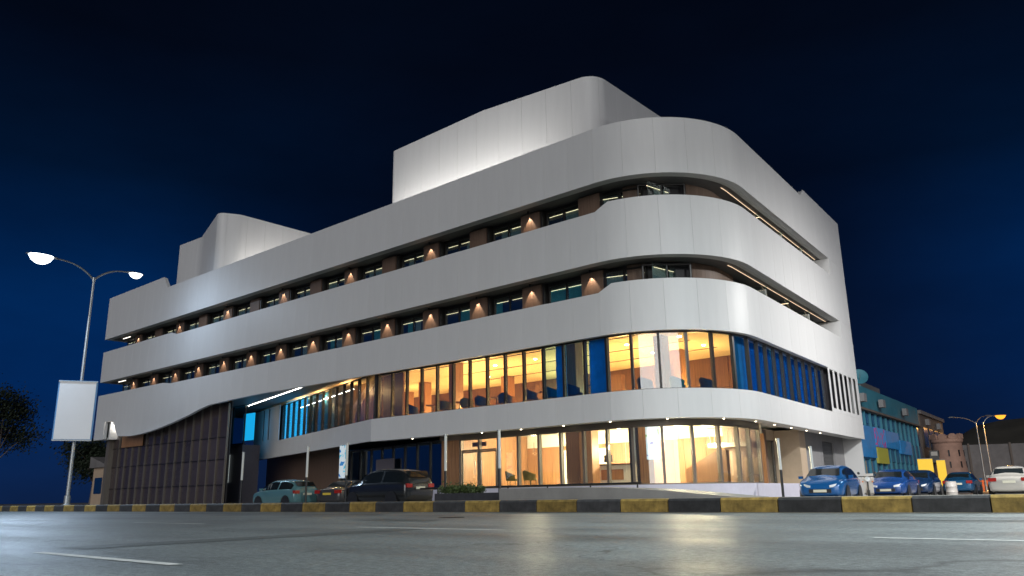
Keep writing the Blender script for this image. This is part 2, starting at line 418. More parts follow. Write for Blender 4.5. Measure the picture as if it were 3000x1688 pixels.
top1 = [(sx(-74), 18.55), (sx(-63.5), 18.55), (sx(-62.65), 17.53), (sy(44.6), 17.46), (sy(45.3), 18.0), (sy(53.2), 18.0)]
top2 = [(sx(-74), 13.52), (sx(-61.2), 13.52), (sx(-60.4), 13.28), (sx(-19.95), 13.26), (sx(-19.25), 13.62), (sy(49.3), 13.62)]
top3 = [(sx(-74), 9.62), (sx(-61.9), 9.56), (sx(-60.6), 9.40), (sx(-19.95), 9.35), (sx(-19.25), 9.70), (sy(50.2), 9.70)]
bot3 = [(sx(-74), 5.72), (sx(-72.1), 5.72), (sx(-72.05), 7.2), (sx(-70.5), 7.2), (sx(-69.15), 5.83), (sx(-66.9), 5.70), (sx(-65), 5.75), (sx(-63.2), 5.88), (sx(-61.45), 6.06), (sx(-59.5), 6.33), (sx(-57.4), 6.66), (sx(-55.8), 6.98), (sx(-54.4), 7.19), (sx(-51.2), 7.30), (sx(-48), ZRT)]
SE = sy(53.2)
BANDS = [
    (top1, [(0, ZS1T)], 0, SE, 'bands'),
    (top2, [(0, ZS2T)], 0, SE, 'bands'),
    (top3, bot3, 0, SE, 'bands'),
]
def breaks(a, b, tabs, w=1.5):
    n = max(1, round((b - a) / w)); st = [a + (b - a) * k / n for k in range(n + 1)]
    return st
rect_cache = {}
def panel_run(parent, P, a, b, ft, fb, tabs, w=1.5, gap=.007, th=.055, m='panel', name='cladding_panel'):
    st = breaks(a, b, tabs, w)
    keys = [q for t in tabs for q, _ in t]
    for q0, q1 in zip(st, st[1:]):
        a_, b_ = q0 + gap / 2, q1 - gap / 2
        ex = [k for k in keys if a_ < k < b_]
        flat = not ex and abs(ft(a_) - ft(b_)) < .004 and abs(fb(a_) - fb(b_)) < .004
        straight = b_ <= P.L1 or a_ >= P.L1 + P.L2
        if flat and straight:
            key = (round(b_ - a_, 3), round(ft(a_), 2), round(fb(a_), 2), th, m)
            if key not in rect_cache:
                h = ft(a_) - fb(a_)
                rect_cache[key] = MB().box(-(b_ - a_) / 2, (b_ - a_) / 2, 0, th, 0, h).mesh(name, M[m])
            p, t, n = P.at((a_ + b_) / 2)
            place(rect_cache[key], name, parent, (p.x, p.y, fb(a_)), math.atan2(t.y, t.x) + random.uniform(-.0022, .0022))
        else:
            strip(MB(), P, a_, b_, fb, ft, th, 0, ex).build(name, M[m], parent, True)

def band(tt, bt, a, b, w=1.5):
    ft, fb = lin(tt), lin(bt)
    ks = [q for q, _ in tt + bt]
    core = strip(MB(), PB, a + .02, min(b, PB.L) - .02, lambda q: fb(q) + .012, lambda q: ft(q) - .012, .22, 0, ks).build('cladding_band', M['panelcore'], hotel)
    panel_run(core, P0, a, b, ft, fb, [tt, bt], w)
    return core
# top three bands stop where the end pier begins
EP1, EP2 = sy(49.6), sy(50.4)
b1 = band(top1, [(0, ZS1T)], 0, SE)
b2 = band(top2, [(0, ZS2T)], 0, SE)
b3 = band(top3, bot3, 0, SE)
# pier pieces closing the slots at the right end
for z0, z1, e0 in ((13.62, ZS1T, EP1), (9.70, ZS2T, EP2)):
    strip(MB(), P0, e0, SE, z0 + .004, z1 - .004, .3, -.004).build('pier_panel', M['panel'], hotel)
    p, t, n = P0.at(e0)
    q = p - n * .75
    MB().obox((q.x, q.y), (t.x, t.y), .06, 1.5, z0 - .5, z1 - .003).build('slot_end_panel', M['panel'], hotel)
# restaurant sill band, right part straight and left part swinging inwards
AV = Vector((-.957, .29)).normalized(); A0 = Vector((-35.9, 29.0)); A1 = A0 + AV * 25.6
class Line:
    def __init__(s, a, b):
        s.a, s.b = Vector(a), Vector(b); s.t = (s.b - s.a).normalized(); s.L = (s.b - s.a).length; s.L1 = s.L; s.L2 = 0
        s.n = Vector((s.t.y, -s.t.x))
    def at(s, q): return s.a + s.t * q, s.t, s.n
    def cuts(s, a, b): return [a, b]
PA = Line(A1, A0)          # runs from the far left to the kink
PAc = Line(A1 - PA.n * .07, A0 - PA.n * .07)
core4 = strip(MB(), PB, sx(-35.9), PB.L - .02, ZBB + .012, ZRB - .012, .22).build('cladding_band', M['panelcore'], hotel)
panel_run(core4, P0, sx(-35.9), SE, lambda q: ZRB, lambda q: ZBB, [], 1.5)
core5 = strip(MB(), PAc, .02, PA.L - .02, 3.6 + .012, ZRB - .012, .22).build('cladding_band', M['panelcore'], hotel)
panel_run(core5, PA, 0, PA.L, lambda q: ZRB, lambda q: 3.6, [], 1.5)
# solid white wall with two slots at the far left of the angled wall, and the louvred wall at the right end
S_WALL = 7.2      # width of the white part along PA
def slot_wall(parent, P, a, b, z0, z1, slots, th=.05, name='cladding_panel'):
    edges = [a]
    for c, w in slots: edges += [c - w / 2, c + w / 2]
    edges.append(b)
    for i in range(0, len(edges), 2):
        if edges[i + 1] - edges[i] > .01:
            strip(MB(), P, edges[i], edges[i + 1], z0, z1, th).build(name, M['panel'], parent)
    for c, w in slots:
        strip(MB(), P, c - w / 2, c + w / 2, z0, z0 + .22, th).build(name, M['panel'], parent)
        strip(MB(), P, c - w / 2, c + w / 2, z1 - .06, z1, th).build(name, M['panel'], parent)
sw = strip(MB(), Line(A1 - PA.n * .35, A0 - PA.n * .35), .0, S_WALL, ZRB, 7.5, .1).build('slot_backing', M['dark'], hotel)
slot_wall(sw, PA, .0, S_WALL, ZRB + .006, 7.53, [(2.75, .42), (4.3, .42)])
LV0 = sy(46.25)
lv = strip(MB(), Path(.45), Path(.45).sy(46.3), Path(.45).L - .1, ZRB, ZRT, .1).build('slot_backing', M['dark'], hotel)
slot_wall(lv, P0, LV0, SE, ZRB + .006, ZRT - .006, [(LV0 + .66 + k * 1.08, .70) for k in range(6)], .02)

# soffits, slabs and roof
def slab(P, z0, z1, m, name, a=None, b=None, back=52.5):
    return MB().prism(footprint(P, a, b, back), z0, z1).build(name, m, hotel)
PS = Path(.30, x0=-73.6)
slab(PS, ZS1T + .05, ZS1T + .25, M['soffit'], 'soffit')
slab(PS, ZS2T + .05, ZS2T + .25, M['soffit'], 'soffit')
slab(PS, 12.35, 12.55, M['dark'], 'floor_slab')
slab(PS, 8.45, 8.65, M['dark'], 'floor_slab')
slab(PS, 16.75, 16.95, M['roof'], 'roof_slab')
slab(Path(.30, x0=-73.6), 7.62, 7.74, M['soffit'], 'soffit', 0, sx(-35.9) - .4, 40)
strip(MB(), Path(.3049), Path(.3049).sx(-35.6), Path(.3049).L - .4, 7.36, 7.76, .06).build('ceiling_edge', M['frame'], hotel)
# white lip under the parapet bands
strip(MB(), Path(.30), 0.1, Path(.30).L - .1, ZS1T + .012, ZS1T + .048, .22).build('soffit_lip', M['soffitw'], hotel)
strip(MB(), Path(.30), 0.1, Path(.30).L - .1, ZS2T + .012, ZS2T + .048, .22).build('soffit_lip', M['soffitw'], hotel)
# left end returns of the bands
for z0, z1 in ((ZS1T + .01, 18.5), (ZS2T + .01, 13.5), (5.75, 9.55)):
    MB().box(-74.06, -74.0 + .02, 29.03, 36, z0, z1).build('end_panel', M['panel'], hotel)
    MB().box(-73.97, -73.7, 29.33, 36, z0 + .02, z1 - .02).build('end_wall', M['panelcore'], hotel)
MB().box(-72.0, -71.8, 29.4, 36, 5.74, 9.3).build('end_wall', M['panel'], hotel)
MB().box(-73.68, -72.02, 29.4, 36, 5.72, 5.9).build('end_soffit', M['soffitw'], hotel)
MB().box(-71.78, -69.0, 29.4, 31, 7.25, 7.45).build('end_soffit', M['soffitw'], hotel)
light('POINT', 'end_light', (-71.4, 29.9, 6.9), 30, (1, .95, .85), hotel, shadow_soft_size=.06)

# right end return and rear wall, so the volume is closed
pe, te, ne = P0.at(P0.L)
for z0, z1 in ((3.6, 18.0),):
    for k in range(6):
        c = pe - ne * (1.0 + 1.9 * k) + te * .03
        MB().obox((c.x, c.y), (ne.x, ne.y), 1.88, .05, z0, z1).build('end_panel', M['panel'], hotel)
c = pe - ne * 6.0 - te * .12
MB().obox((c.x, c.y), (ne.x, ne.y), 11.6, .2, .005, 17.9).build('end_wall', M['panelcore'], hotel)
MB().box(-73.6, -28.2, 53.0, 53.2, .005, 17.4).build('rear_wall', M['panelcore'], hotel)
# ---------------- room fronts set back behind the two slots
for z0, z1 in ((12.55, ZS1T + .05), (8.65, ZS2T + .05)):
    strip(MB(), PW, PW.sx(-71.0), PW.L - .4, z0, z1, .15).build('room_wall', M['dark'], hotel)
WINW, WINH = 2.25, 1.9
fr = MB()
for x0, x1, za, zb in ((-WINW / 2, -WINW / 2 + .07, 0, WINH), (WINW / 2 - .07, WINW / 2, 0, WINH), (-.035, .035, .07, WINH - .07), (-WINW / 2 + .07, WINW / 2 - .07, 0, .07), (-WINW / 2 + .07, WINW / 2 - .07, WINH - .07, WINH)):
    fr.box(x0, x1, -.14, -.002, za, zb)
me_frame = fr.mesh('window_frame', M['frame'])
me_pane = MB().box(-(WINW / 4 - .055), WINW / 4 - .055, -.012, 0, 0, WINH - .15).mesh('glass_pane', M['glassd'])
def pleat(w, h, m, amp=.02, pitch=.09):
    b = MB(); n = int(w / pitch * 2)
    for k in range(n + 1):
        x = -w / 2 + w * k / n; y = amp * (1 if k % 2 else -1)
        b.v += [(x, y, 0), (x, y, h)]
    for k in range(n): b.f.append((2 * k, 2 * k + 2, 2 * k + 3, 2 * k + 1))
    return b.mesh('curtain', m)
me_cur = {('n', w): pleat(w, WINH - .35, M['curtain']) for w in (.45, .95)}
me_cur.update({('t', w): pleat(w, WINH - .35, M['curtaint']) for w in (.45, .95)})
me_led = MB().box(-.5, .5, -.02, 0, 0, .013).mesh('curtain_light', M['led'])
def room_window(P, q, z, seedk, teal):
    rnd = random.Random(seedk)
    p, t, n = P.at(q); rz = math.atan2(t.y, t.x)
    w = place(me_frame, 'room_window', hotel, (p.x + n.x * .004, p.y + n.y * .004, z), rz)
    for sgn in (-1, 1):
        c = p + t * (sgn * WINW / 4) + n * .10
        place(me_pane, 'glass_pane', w, (c.x, c.y, z + .075), rz)
        if rnd.random() < .8:
            wd = rnd.choice((.45, .95)); kind = 't' if teal and rnd.random() < .55 else 'n'
            off = sgn * WINW / 4 + (0 if wd > .9 else rnd.choice((-.22, .22)))
            c = p + t * off + n * .04
            place(me_cur[(kind, wd)], 'curtain', w, (c.x, c.y, z + .1), rz)
        c = p + t * (sgn * WINW / 4 + rnd.uniform(-.03, .03)) + n * .055
        o = place(me_led, 'curtain_light', w, (c.x, c.y, z + WINH - .30), rz); o.scale = (rnd.uniform(.75, 1.0), 1, 1)
    return w
me_pier = MB().box(-.62, .62, -.45, -.002, 0, 2.1).mesh('wall_panel', M['brownwall'])
me_fin = MB().box(-.05, .05, -.40, -.004, 0, 2.1).mesh('balcony_fin', M['frame'])
me_sconce = MB().lathe([(.0, 0), (.045, .0), (.05, .02), (.05, .14), (.0, .15)], seg=12).mesh('wall_downlight', M['black'])
SPOT = None
def downlight(P, q, z, out=.13, e=130):
    global SPOT
    p, t, n = P.at(q); c = p + n * (.10 + out)
    s = place(me_sconce, 'wall_downlight', hotel, (c.x, c.y, z), 0)
    if SPOT is None:
        SPOT = bpy.data.lights.new('downlight_bulb', 'SPOT'); SPOT.energy = e; SPOT.color = (1, .76, .54); SPOT.spot_size = R(70); SPOT.spot_blend = .35; SPOT.shadow_soft_size = .02
    o = bpy.data.objects.new('downlight_bulb', SPOT); COL.objects.link(o); o.parent = s
    o.location = (0, 0, -.02); o.rotation_euler = (0, 0, 0)
for lvl, (zf, zt) in enumerate(((12.55, ZS1T), (8.65, ZS2T))):
    for k in range(14):
        xl = -21.35 - 3.735 * k
        q = PW.sx(xl)
        room_window(PW, PW.sx(xl - 1.42), zt - WINH - .12, lvl * 50 + k, lvl == 1 and k < 8)
        place(me_pier, 'wall_panel', hotel, (xl + .34, 30.5, zf + .01), 0)
        place(me_fin, 'balcony_fin', hotel, (xl + 1.05, 30.5, zf + .01), 0)
        if lvl == 1 or k % 2 == 1: downlight(Path(1.15), Path(1.15).sx(xl + .34), zt - .10)
    # rounded corner: brown panels with two windows, then the long right side
    room_window(PW, PW.sx(-19.0) - 1.0 + .55, zt - WINH - .12, 91 + lvl, False)
    qa = PW.L1 + 1.55
    room_window(Path(1.28), Path(1.28).L1 + 2.6, zt - WINH - .12, 95 + lvl, False)
    strip(MB(), PW, PW.L1 + .7, PW.L1 + 1.5, zf + .01, zt + .04, -.001, .10).build('wall_panel', M['brownwall'], hotel)
    strip(MB(), PW, PW.L1 + 3.7, PW.L1 + PW.L2 + 1.5, zf + .01, zt + .04, -.001, .10).build('wall_panel', M['brownwall'], hotel)
    for k in range(3):
        room_window(PW, PW.L1 + PW.L2 + 3.4 + 3.73 * k, zt - WINH - .12, 120 + lvl * 10 + k, False)
    # thin continuous light line under the soffit of the right side
    PLd = Path(.80)
    strip(MB(), PLd, PLd.L1 + PLd.L2 - .6, PLd.sy(49.4 + .8 * lvl), zt + .012, zt + .026, .016).build('soffit_light_line', M['ledr'], hotel)
    MB().box(-72.6, -71.2, 30.0, 30.05, zt + .01, zt + .045).build('soffit_light_line', M['ledw'], hotel)
for y in (42.6, 44.7, 46.8, 48.9):
    downlight(PW, PW.sy(y), ZS2T - .16)
downlight(PW, PW.sy(48.8), ZS1T - .2)

# ---------------- restaurant glazing (first floor)
def glazing(parent, P, a, b, z0, z1, n, mull=.11, depth=.18, mm='frame', gm='glass', rails=True, name='mullion', skip=()):
    st = [a + (b - a) * k / n for k in range(n + 1)]
    for q in st:
        p, t, nn = P.at(q); MB().obox((p.x - nn.x * depth / 2, p.y - nn.y * depth / 2), (t.x, t.y), mull, depth, z0, z1).build(name, M[mm], parent)
    for k, (q0, q1) in enumerate(zip(st, st[1:])):
        if k in skip: continue
        g_ = gm[k] if isinstance(gm, list) else gm
        strip(MB(), P, q0 + mull / 2, q1 - mull / 2, z0 + .05, z1 - .05, .09, -.075).build('glass_pane', M[g_], parent)
    if rails:
        strip(MB(), P, a, b, z0 - .001, z0 + .05, depth - .02, -.012).build('sill_rail', M[mm], parent)
        strip(MB(), P, a, b, z1 - .05, z1 + .001, depth - .02, -.012).build('head_rail', M[mm], parent)
rg = empty('window_wall', (-27, 29.3, ZRB), hotel)
RGA, RGB = PG.sx(-35.75), PG.sy(46.2)
NG = 29
gm = ['glassb' if (k > 18) else 'glass' for k in range(NG)]
for k in (10, 11, 12): gm[k] = 'glassb'  # blue tint on right-side and central panes stands for reflected light
glazing(rg, PG, RGA, RGB, ZRB + .005, ZRT - .01, NG, gm=gm)
# angled glazing of the corridor that swings inwards
ag = empty('window_wall', (-45, 32, ZRB), hotel)
PAg = Line(A1 - PA.n * .2, A0 - PA.n * .2)
glazing(ag, PAg, S_WALL + .02, PA.L - .1, ZRB + .005, 7.5, 14, gm=['glassc'] * 4 + ['glassb'] * 2 + ['glass'] * 8)
# interior of restaurant
RI = Path(.36)
poly = footprint(RI, RI.sx(-35.9), RI.sy(46.3), 46.3)
MB().prism(poly, 7.78, 7.95).build('restaurant_ceiling', M['ceil'], hotel)
MB().prism(poly, 4.55, 4.70).build('restaurant_floor', M['floor'], hotel)
def wallp(p, q, z0, z1, m, name='interior_wall', th=.12):
    p, q = Vector(p), Vector(q); t = (q - p).normalized()
    c = (p + q) / 2; return MB().obox((c.x, c.y), (t.x, t.y), (q - p).length, th, z0, z1).build(name, m, hotel)
for k in range(9):
    x0 = -35.8 + k * 2.05
    wallp((x0, 40.5), (x0 + 2.03, 40.5), 4.71, 7.77, M['woodd'], 'interior_panel')
wallp((-17.35, 40.4), (-17.9, 46.2), 4.71, 7.77, M['woodd'])
ext = [(-50.0, 36.2), (-35.95, 31.6), (-35.95, 46.3), (-50.0, 46.3)]
MB().prism(ext, 7.78, 7.95).build('restaurant_ceiling', M['ceil'], hotel)
MB().prism(ext, 4.55, 4.70).build('restaurant_floor', M['floor'], hotel)
for k in range(7):
    x0 = -50.2 + k * 2.05
    wallp((x0, 40.5), (x0 + 2.03, 40.5), 4.71, 7.77, M['woodd'], 'interior_panel')
wallp((-50.1, 35.0), (-50.1, 40.4), 4.71, 7.77, M['woodd'])
for (x, y) in ((-38.5, 35.5), (-43.0, 38.0)): MB().box(x - .3, x + .3, y - .3, y + .3, 4.71, 7.775).build('interior_column', M['wood'], hotel)
for (x, y, w) in ((-31.3, 31.2, .55), (-24.9, 33.2, .5), (-23.0, 31.0, .75), (-33.0, 37.5, .6), (-20.6, 37.0, .8), (-19.2, 33.0, .5)):
    MB().box(x - w / 2, x + w / 2, y - .3, y + .3, 4.71, 7.775).build('interior_column', M['wood'], hotel)
for (x, y, w, zt_) in ((-28.6, 36.0, 1.7, 6.75), (-26.0, 38.0, 2.6, 7.05), (-33.6, 37.6, 2.0, 6.5), (-21.4, 36.5, 1.1, 6.8)):
    MB().box(x - w / 2, x + w / 2, y - .15, y + .15, 4.71, zt_).build('partition', M['woodd'], hotel)
# corridor behind the angled glazing
A2 = A0 - PA.n * 2.0; A3 = A1 - PA.n * 2.0
n_ = 12
for k in range(n_):
    a = A2 + (A3 - A2) * ((k + .04) / n_) * .72; b = A2 + (A3 - A2) * ((k + .96) / n_) * .72
    wallp(a, b, 4.7, 7.72, M['wood'] if k % 2 else M['woodd'], 'interior_panel')
MB().prism([(p.x, p.y) for p in (A0 - PA.n * .35, A1 - PA.n * .35, A3, A2)][::-1], 7.76, 7.9).build('corridor_ceiling', M['ceil'], hotel)
MB().prism([(p.x, p.y) for p in (A0 - PA.n * .35, A1 - PA.n * .35, A3, A2)][::-1], 4.55, 4.7).build('corridor_floor', M['floor'], hotel)
# bright blue-lit room behind the four leftmost panes of the angled glazing
cyw = emis('cyan_light_panel', (.12, .60, 1.0), 1.9)
PAk = Line(A1 - PA.n * .42, A0 - PA.n * .42)
for k in range(4):
    strip(MB(), PAk, S_WALL + .1 + k * 1.3, S_WALL + 1.32 + k * 1.3, 4.72, 7.6, .05).build('backlit_panel', cyw, hotel)
PAd = Line(A1 - PA.n * 1.2, A0 - PA.n * 1.2)
strip(MB(), PAd, S_WALL + 5.4, S_WALL + 7.6, 4.72, 7.7, .05).build('blind', M['bluecurt'], hotel)
# blue sheets, reflected blue light put in colour, along the right side glazing
PBl = Path(.75)
q = PBl.L1 + PBl.L2 - 1.1
nb = 0
while q < PBl.sy(46.0):
    w = random.choice((.42, .5, .6)); g_ = random.choice((.05, .10, .20))
    p, t, n = PBl.at(q + w / 2)
    MB().obox((p.x, p.y), (t.x, t.y), w, .05, 4.75, 7.72).build('blind', M['bluecurt'], hotel)
    q += w + (g_ if nb % 2 == 0 else .03); nb += 1
# blue sheets painting a blue reflection into the central panes of the long side
M['skyblind'] = mat('sky_blue_blind', (.06, .42, .78), .7, var=.25, scale=1.5)  # blue reflection in the glass put into a sheet colour
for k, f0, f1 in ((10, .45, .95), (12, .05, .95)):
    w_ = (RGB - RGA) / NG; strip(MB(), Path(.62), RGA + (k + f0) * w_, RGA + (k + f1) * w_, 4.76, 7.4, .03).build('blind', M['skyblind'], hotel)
# ceiling spots, and pendant globes added to light the ceilings
me_spot = MB().lathe([(.0, -.03), (.09, -.03), (.10, 0), (.0, 0)], seg=12).mesh('ceiling_spot', emis('ceiling_spot_glow', (1, .86, .6), 30))
for x in range(-34, -17, 3):
    for y in (30.6, 33.6, 36.6):
        if y < 33 or x < -18: place(me_spot, 'ceiling_spot', hotel, (x + .3 * (y % 2), y, 7.779))
for k, yy in enumerate((31.8, 34.8, 37.6)):  # dark bars stand in for overhead wires reflected in the glass
    MB().box(-35.0, -18.6, yy - .02, yy + .02, 7.75, 7.779).build('ceiling_track', M['frame'], hotel)
def globe(loc, e, col, r=.16):  # pendant added as fill light for the ceiling
    s = MB().tube([(loc[0], loc[1], loc[2] + r), (loc[0], loc[1], loc[2] + r + .5)], .012, 6).build('pendant_lamp', M['black'], hotel)
    light('POINT', 'pendant_bulb', loc, e, col, s, shadow_soft_size=r)
for (x, y) in ((-40.5, 36.5), (-36.0, 37.5), (-46.0, 38.4), (-33.5, 34.5), (-29.5, 38.5), (-26.5, 35.0), (-22.0, 34.0), (-19.2, 36.5), (-23.5, 38.8), (-30.5, 33.0)):
    globe((x, y, 5.45), 700, (1, .56, .19))
for q in (6.5, 11.5, 15.5):
    p = A0 + AV * q - PA.n * 1.1
    light('POINT', 'corridor_bulb', (p.x, p.y, 7.3), 150, (1, .58, .24), hotel, shadow_soft_size=.1)
# light line on the soffit of the recess
p0, p1 = Vector((-56.5, 33.4)), Vector((-44.0, 30.0))
t = (p1 - p0).normalized(); c = (p0 + p1) / 2
MB().obox((c.x, c.y), (t.x, t.y), (p1 - p0).length, .035, 7.585, 7.61).build('soffit_light_line', emis('soffit_line_glow', (1, .95, .85), 14.), hotel)

# ---------------- penthouses with their floodlights
def penthouse(pts, z0, z1, radii, w=1.6):
    """closed outline of (x,y), rounded corners; returns object with panels"""
    out = []
    n = len(pts)
    for i in range(n):
        p = Vector(pts[i]); a = Vector(pts[i - 1]); b = Vector(pts[(i + 1) % n]); r = radii[i]
        if r < .02: out.append((p.x, p.y)); continue
        d1 = (a - p).normalized(); d2 = (b - p).normalized()
        ang = d1.angle(d2); l_ = r / math.tan(ang / 2)
        c = p + (d1 + d2).normalized() * (r / math.sin(ang / 2))
        s_ = p + d1 * l_; e_ = p + d2 * l_
        a0 = math.atan2(s_.y - c.y, s_.x - c.x); a1 = math.atan2(e_.y - c.y, e_.x - c.x)
        da = (a1 - a0 + math.pi) % (2 * math.pi) - math.pi
        k_ = 14
        for k in range(k_ + 1): out.append((c.x + r * math.cos(a0 + da * k / k_), c.y + r * math.sin(a0 + da * k / k_)))
    def inset(poly, d):
        res = []; m_ = len(poly)
        for i in range(m_):
            p = Vector(poly[i]); a = Vector(poly[i - 1]); b = Vector(poly[(i + 1) % m_])
            n1 = Vector((-(p - a).y, (p - a).x)).normalized(); n2 = Vector((-(b - p).y, (b - p).x)).normalized()
            nn = (n1 + n2).normalized(); res.append(tuple(p + nn * d / max(.5, nn.dot(n1))))
        return res
    core = MB().prism(inset(out, .06), z0, z1 - .02).build('penthouse', M['panelcore'], hotel)
    # panels walk round the outline
    m_ = len(out); cum = [0.]
    for i in range(m_): cum.append(cum[-1] + (Vector(out[(i + 1) % m_]) - Vector(out[i])).length)
    L = cum[-1]; inn = inset(out, .05)
    def pt(poly, q):
        q = max(0, min(q, L - 1e-6))
        for i in range(m_):
            if cum[i] <= q <= cum[i + 1]:
                f = (q - cum[i]) / max(1e-9, cum[i + 1] - cum[i]); return Vector(poly[i]).lerp(Vector(poly[(i + 1) % m_]), f)
    k = max(1, round(L / w))
    for j in range(k):
        q0, q1 = L * j / k + .006, L * (j + 1) / k - .006
        qs = sorted(set([q0, q1] + [c for c in cum if q0 < c < q1]))
        b = MB()
        for q in qs:
            a_, i_ = pt(out, q), pt(inn, q); b.v += [(a_.x, a_.y, z0), (a_.x, a_.y, z1), (i_.x, i_.y, z1), (i_.x, i_.y, z0)]
        for s_ in range(len(qs) - 1):
            for e in range(4): b.f.append((4 * s_ + e, 4 * s_ + (e + 1) % 4, 4 * s_ + 4 + (e + 1) % 4, 4 * s_ + 4 + e))
        b.f.append((3, 2, 1, 0)); e = 4 * (len(qs) - 1); b.f.append((e, e + 1, e + 2, e + 3))
        ob = b.build('cladding_panel', M['panel'], core, True)
    return core
ZPH = 22.6
ph1 = penthouse([(-37.63, 31.45), (-29.2, 31.3), (-21.78, 32.25), (-21.9, 44), (-37.7, 44)], 16.96, ZPH, [.35, 0, 1.1, .4, .4])
ph2 = penthouse([(-66.7, 31.55), (-62.95, 31.7), (-56.3, 29.55), (-55.5, 31.0), (-55.45, 44), (-66.8, 44)], 16.96, ZPH, [.15, 0, .6, 1.2, .4, .4])
MB().box(-53.3, -49.6, 38.2, 40.2, 16.96, 22.3).build('roof_plant_box', M['conc'], hotel)
def uplight(p, q, zz, e, tilt):
    p, q = Vector(p), Vector(q); c = (p + q) / 2; t = (q - p).normalized()
    b = MB().obox((c.x, c.y), (t.x, t.y), (q - p).length, .16, zz, zz + .10).build('uplight_bar', M['black'], hotel)
    o = light('AREA', 'uplight_tube', (c.x, c.y, zz + .13), e, (1, .97, .92), b, shape='RECTANGLE', size=(q - p).length, size_y=.12)
    n = Vector((t.y, -t.x, 0)); d = (Vector((0, 0, 1)) - n * tilt).normalized()
    zax = -d; xax = Vector((t.x, t.y, 0)); yax = zax.cross(xax)
    o.rotation_euler = Matrix(((xax.x, yax.x, zax.x), (xax.y, yax.y, zax.y), (xax.z, yax.z, zax.z))).to_euler()
uplight((-37.4, 29.75), (-24.5, 29.75), 17.0, 360, .45)
uplight((-53.6, 31.0), (-53.5, 42), 17.0, 360, .45)

# ---------------- ground floor
FL = .85
# plinth and lobby floor
LI = Path(.55)
poly = footprint(LI, LI.sx(-31.4), LI.sy(44.0), 44.0)
MB().prism(poly, .005, FL).build('plinth', M['plaster'], hotel)
lg = empty('lobby_window_wall', (-25, 30, FL), hotel)
LA, LB = PL.sx(-29.79), PL.sy(36.4)
NL = int(round((LB - LA) / 1.32))
glazing(lg, PL, LA, LB, FL + .004, 3.36, NL, mull=.12, depth=.2, mm='frameg', skip=(0, 1))
strip(MB(), PL, PL.sx(-31.3), LB, 3.37, ZBB + .3, .25, .02).build('lobby_beam', M['frameg'], hotel)
# entrance bay: wood jamb, transom and glass doors
MB().box(-31.2, -29.9, 30.02, 30.2, FL + .003, 3.365).build('wall_panel', M['wood'], hotel)
MB().box(-29.7, -27.3, 30.03, 30.15, 2.74, 2.82).build('transom_rail', M['frameg'], hotel)
for k in range(2):
    x0 = -29.72 + k * 1.26
    d = MB()
    for (a, b, c, e) in ((x0 + .02, x0 + .09, FL + .01, 2.73), (x0 + 1.11, x0 + 1.18, FL + .01, 2.73), (x0 + .09, x0 + 1.11, FL + .01, FL + .1), (x0 + .09, x0 + 1.11, 2.66, 2.73)): d.box(a, b, 30.05, 30.11, c, e)
    dd = d.build('glass_door', M['frameg'], hotel)
    MB().box(x0 + .09, x0 + 1.11, 30.075, 30.085, FL + .1, 2.66).build('glass_pane', M['glass'], dd)
    MB().tube([(x0 + (1.0 if k == 0 else .18), 30.0, 1.55), (x0 + (1.0 if k == 0 else .18), 30.0, 2.25)], .018, 8).build('door_handle', M['steel'], dd)
    MB().box(x0 + .06, x0 + 1.14, 30.075, 30.085, 2.83, 3.35).build('glass_pane', M['glass'], hotel)
MB().box(-29.2, -28.2, 30.3, 30.34, 2.98, 3.2).build('door_sign_box', M['woodd'], hotel)
# lobby interior
MB().prism(footprint(Path(1.25), Path(1.25).sx(-31.3), Path(1.25).sy(43.5), 43.5), 3.9, 4.05).build('lobby_ceiling', M['ceilw'], hotel)
MB().prism(footprint(Path(1.25), Path(1.25).sx(-31.3), Path(1.25).sy(43.5), 43.5), FL - .01, FL + .003).build('lobby_floor', M['ceilw'], hotel)
for k in range(24):
    x0 = -31.2 + k * .62
    wallp((x0, 37.2), (x0 + .605, 37.2), FL + .004, 3.2, M['wood'], 'interior_panel', .08)
wallp((-31.3, 37.3), (-16.5, 37.3), 3.2, 3.9, M['ceilw'])
wallp((-31.3, 30.3), (-31.3, 37.2), FL, 3.9, M['wood'])
for k in range(4): MB().box(-26.9 - 3.6 * (k > 1) + .95 * k, -26.2 - 3.6 * (k > 1) + .95 * k, 37.08, 37.14, FL + .01, 2.95).build('white_door', M['ceilw'], hotel)
for (x, y, wd, m_) in ((-24.2, 32.6, .8, 'woodd'), (-23.4, 32.61, .75, 'wood'), (-20.35, 32.2, .5, 'dark'), (-19.7, 32.21, .75, 'wood')):
    MB().box(x - wd / 2, x + wd / 2, y - .3, y + .3, FL + .005, 3.89).build('lobby_column', M[m_], hotel)
# stair with sloping wood side, landing and balustrade
MB().extr_y([(-19.0, FL + .005), (-16.9, FL + .005), (-16.9, 2.35), (-17.35, 2.35), (-19.0, 1.55)], 34.2, 34.5).build('stair_side', M['woodd'], hotel)
MB().box(-18.4, -16.4, 35.4, 35.6, 2.55, 2.75).build('gallery_edge', M['frameg'], hotel)
bal = MB().box(-18.4, -16.4, 35.45, 35.5, 3.45, 3.5).build('balustrade', M['frameg'], hotel)
for k in range(9): MB().tube([(-18.3 + k * .23, 35.47, 2.75), (-18.3 + k * .23, 35.47, 3.45)], .015, 6).build('baluster', M['frameg'], bal)
me_dl = MB().lathe([(.0, -.03), (.13, -.03), (.14, 0), (.0, 0)], seg=12).mesh('ceiling_spot', emis('lobby_spot_glow', (1, .88, .66), 40))
for x in range(-30, -17, 2):
    for y in (31.3, 34.0, 36.2): place(me_dl, 'ceiling_spot', hotel, (x, y, 3.899))
for (x, y) in ((-28.5, 34.5), (-25.2, 34.8), (-21.6, 34.6), (-18.6, 33.0), (-18.2, 37.0 - 2.0)):
    globe((x, y, 2.7), 850, (1, .78, .46), .13)
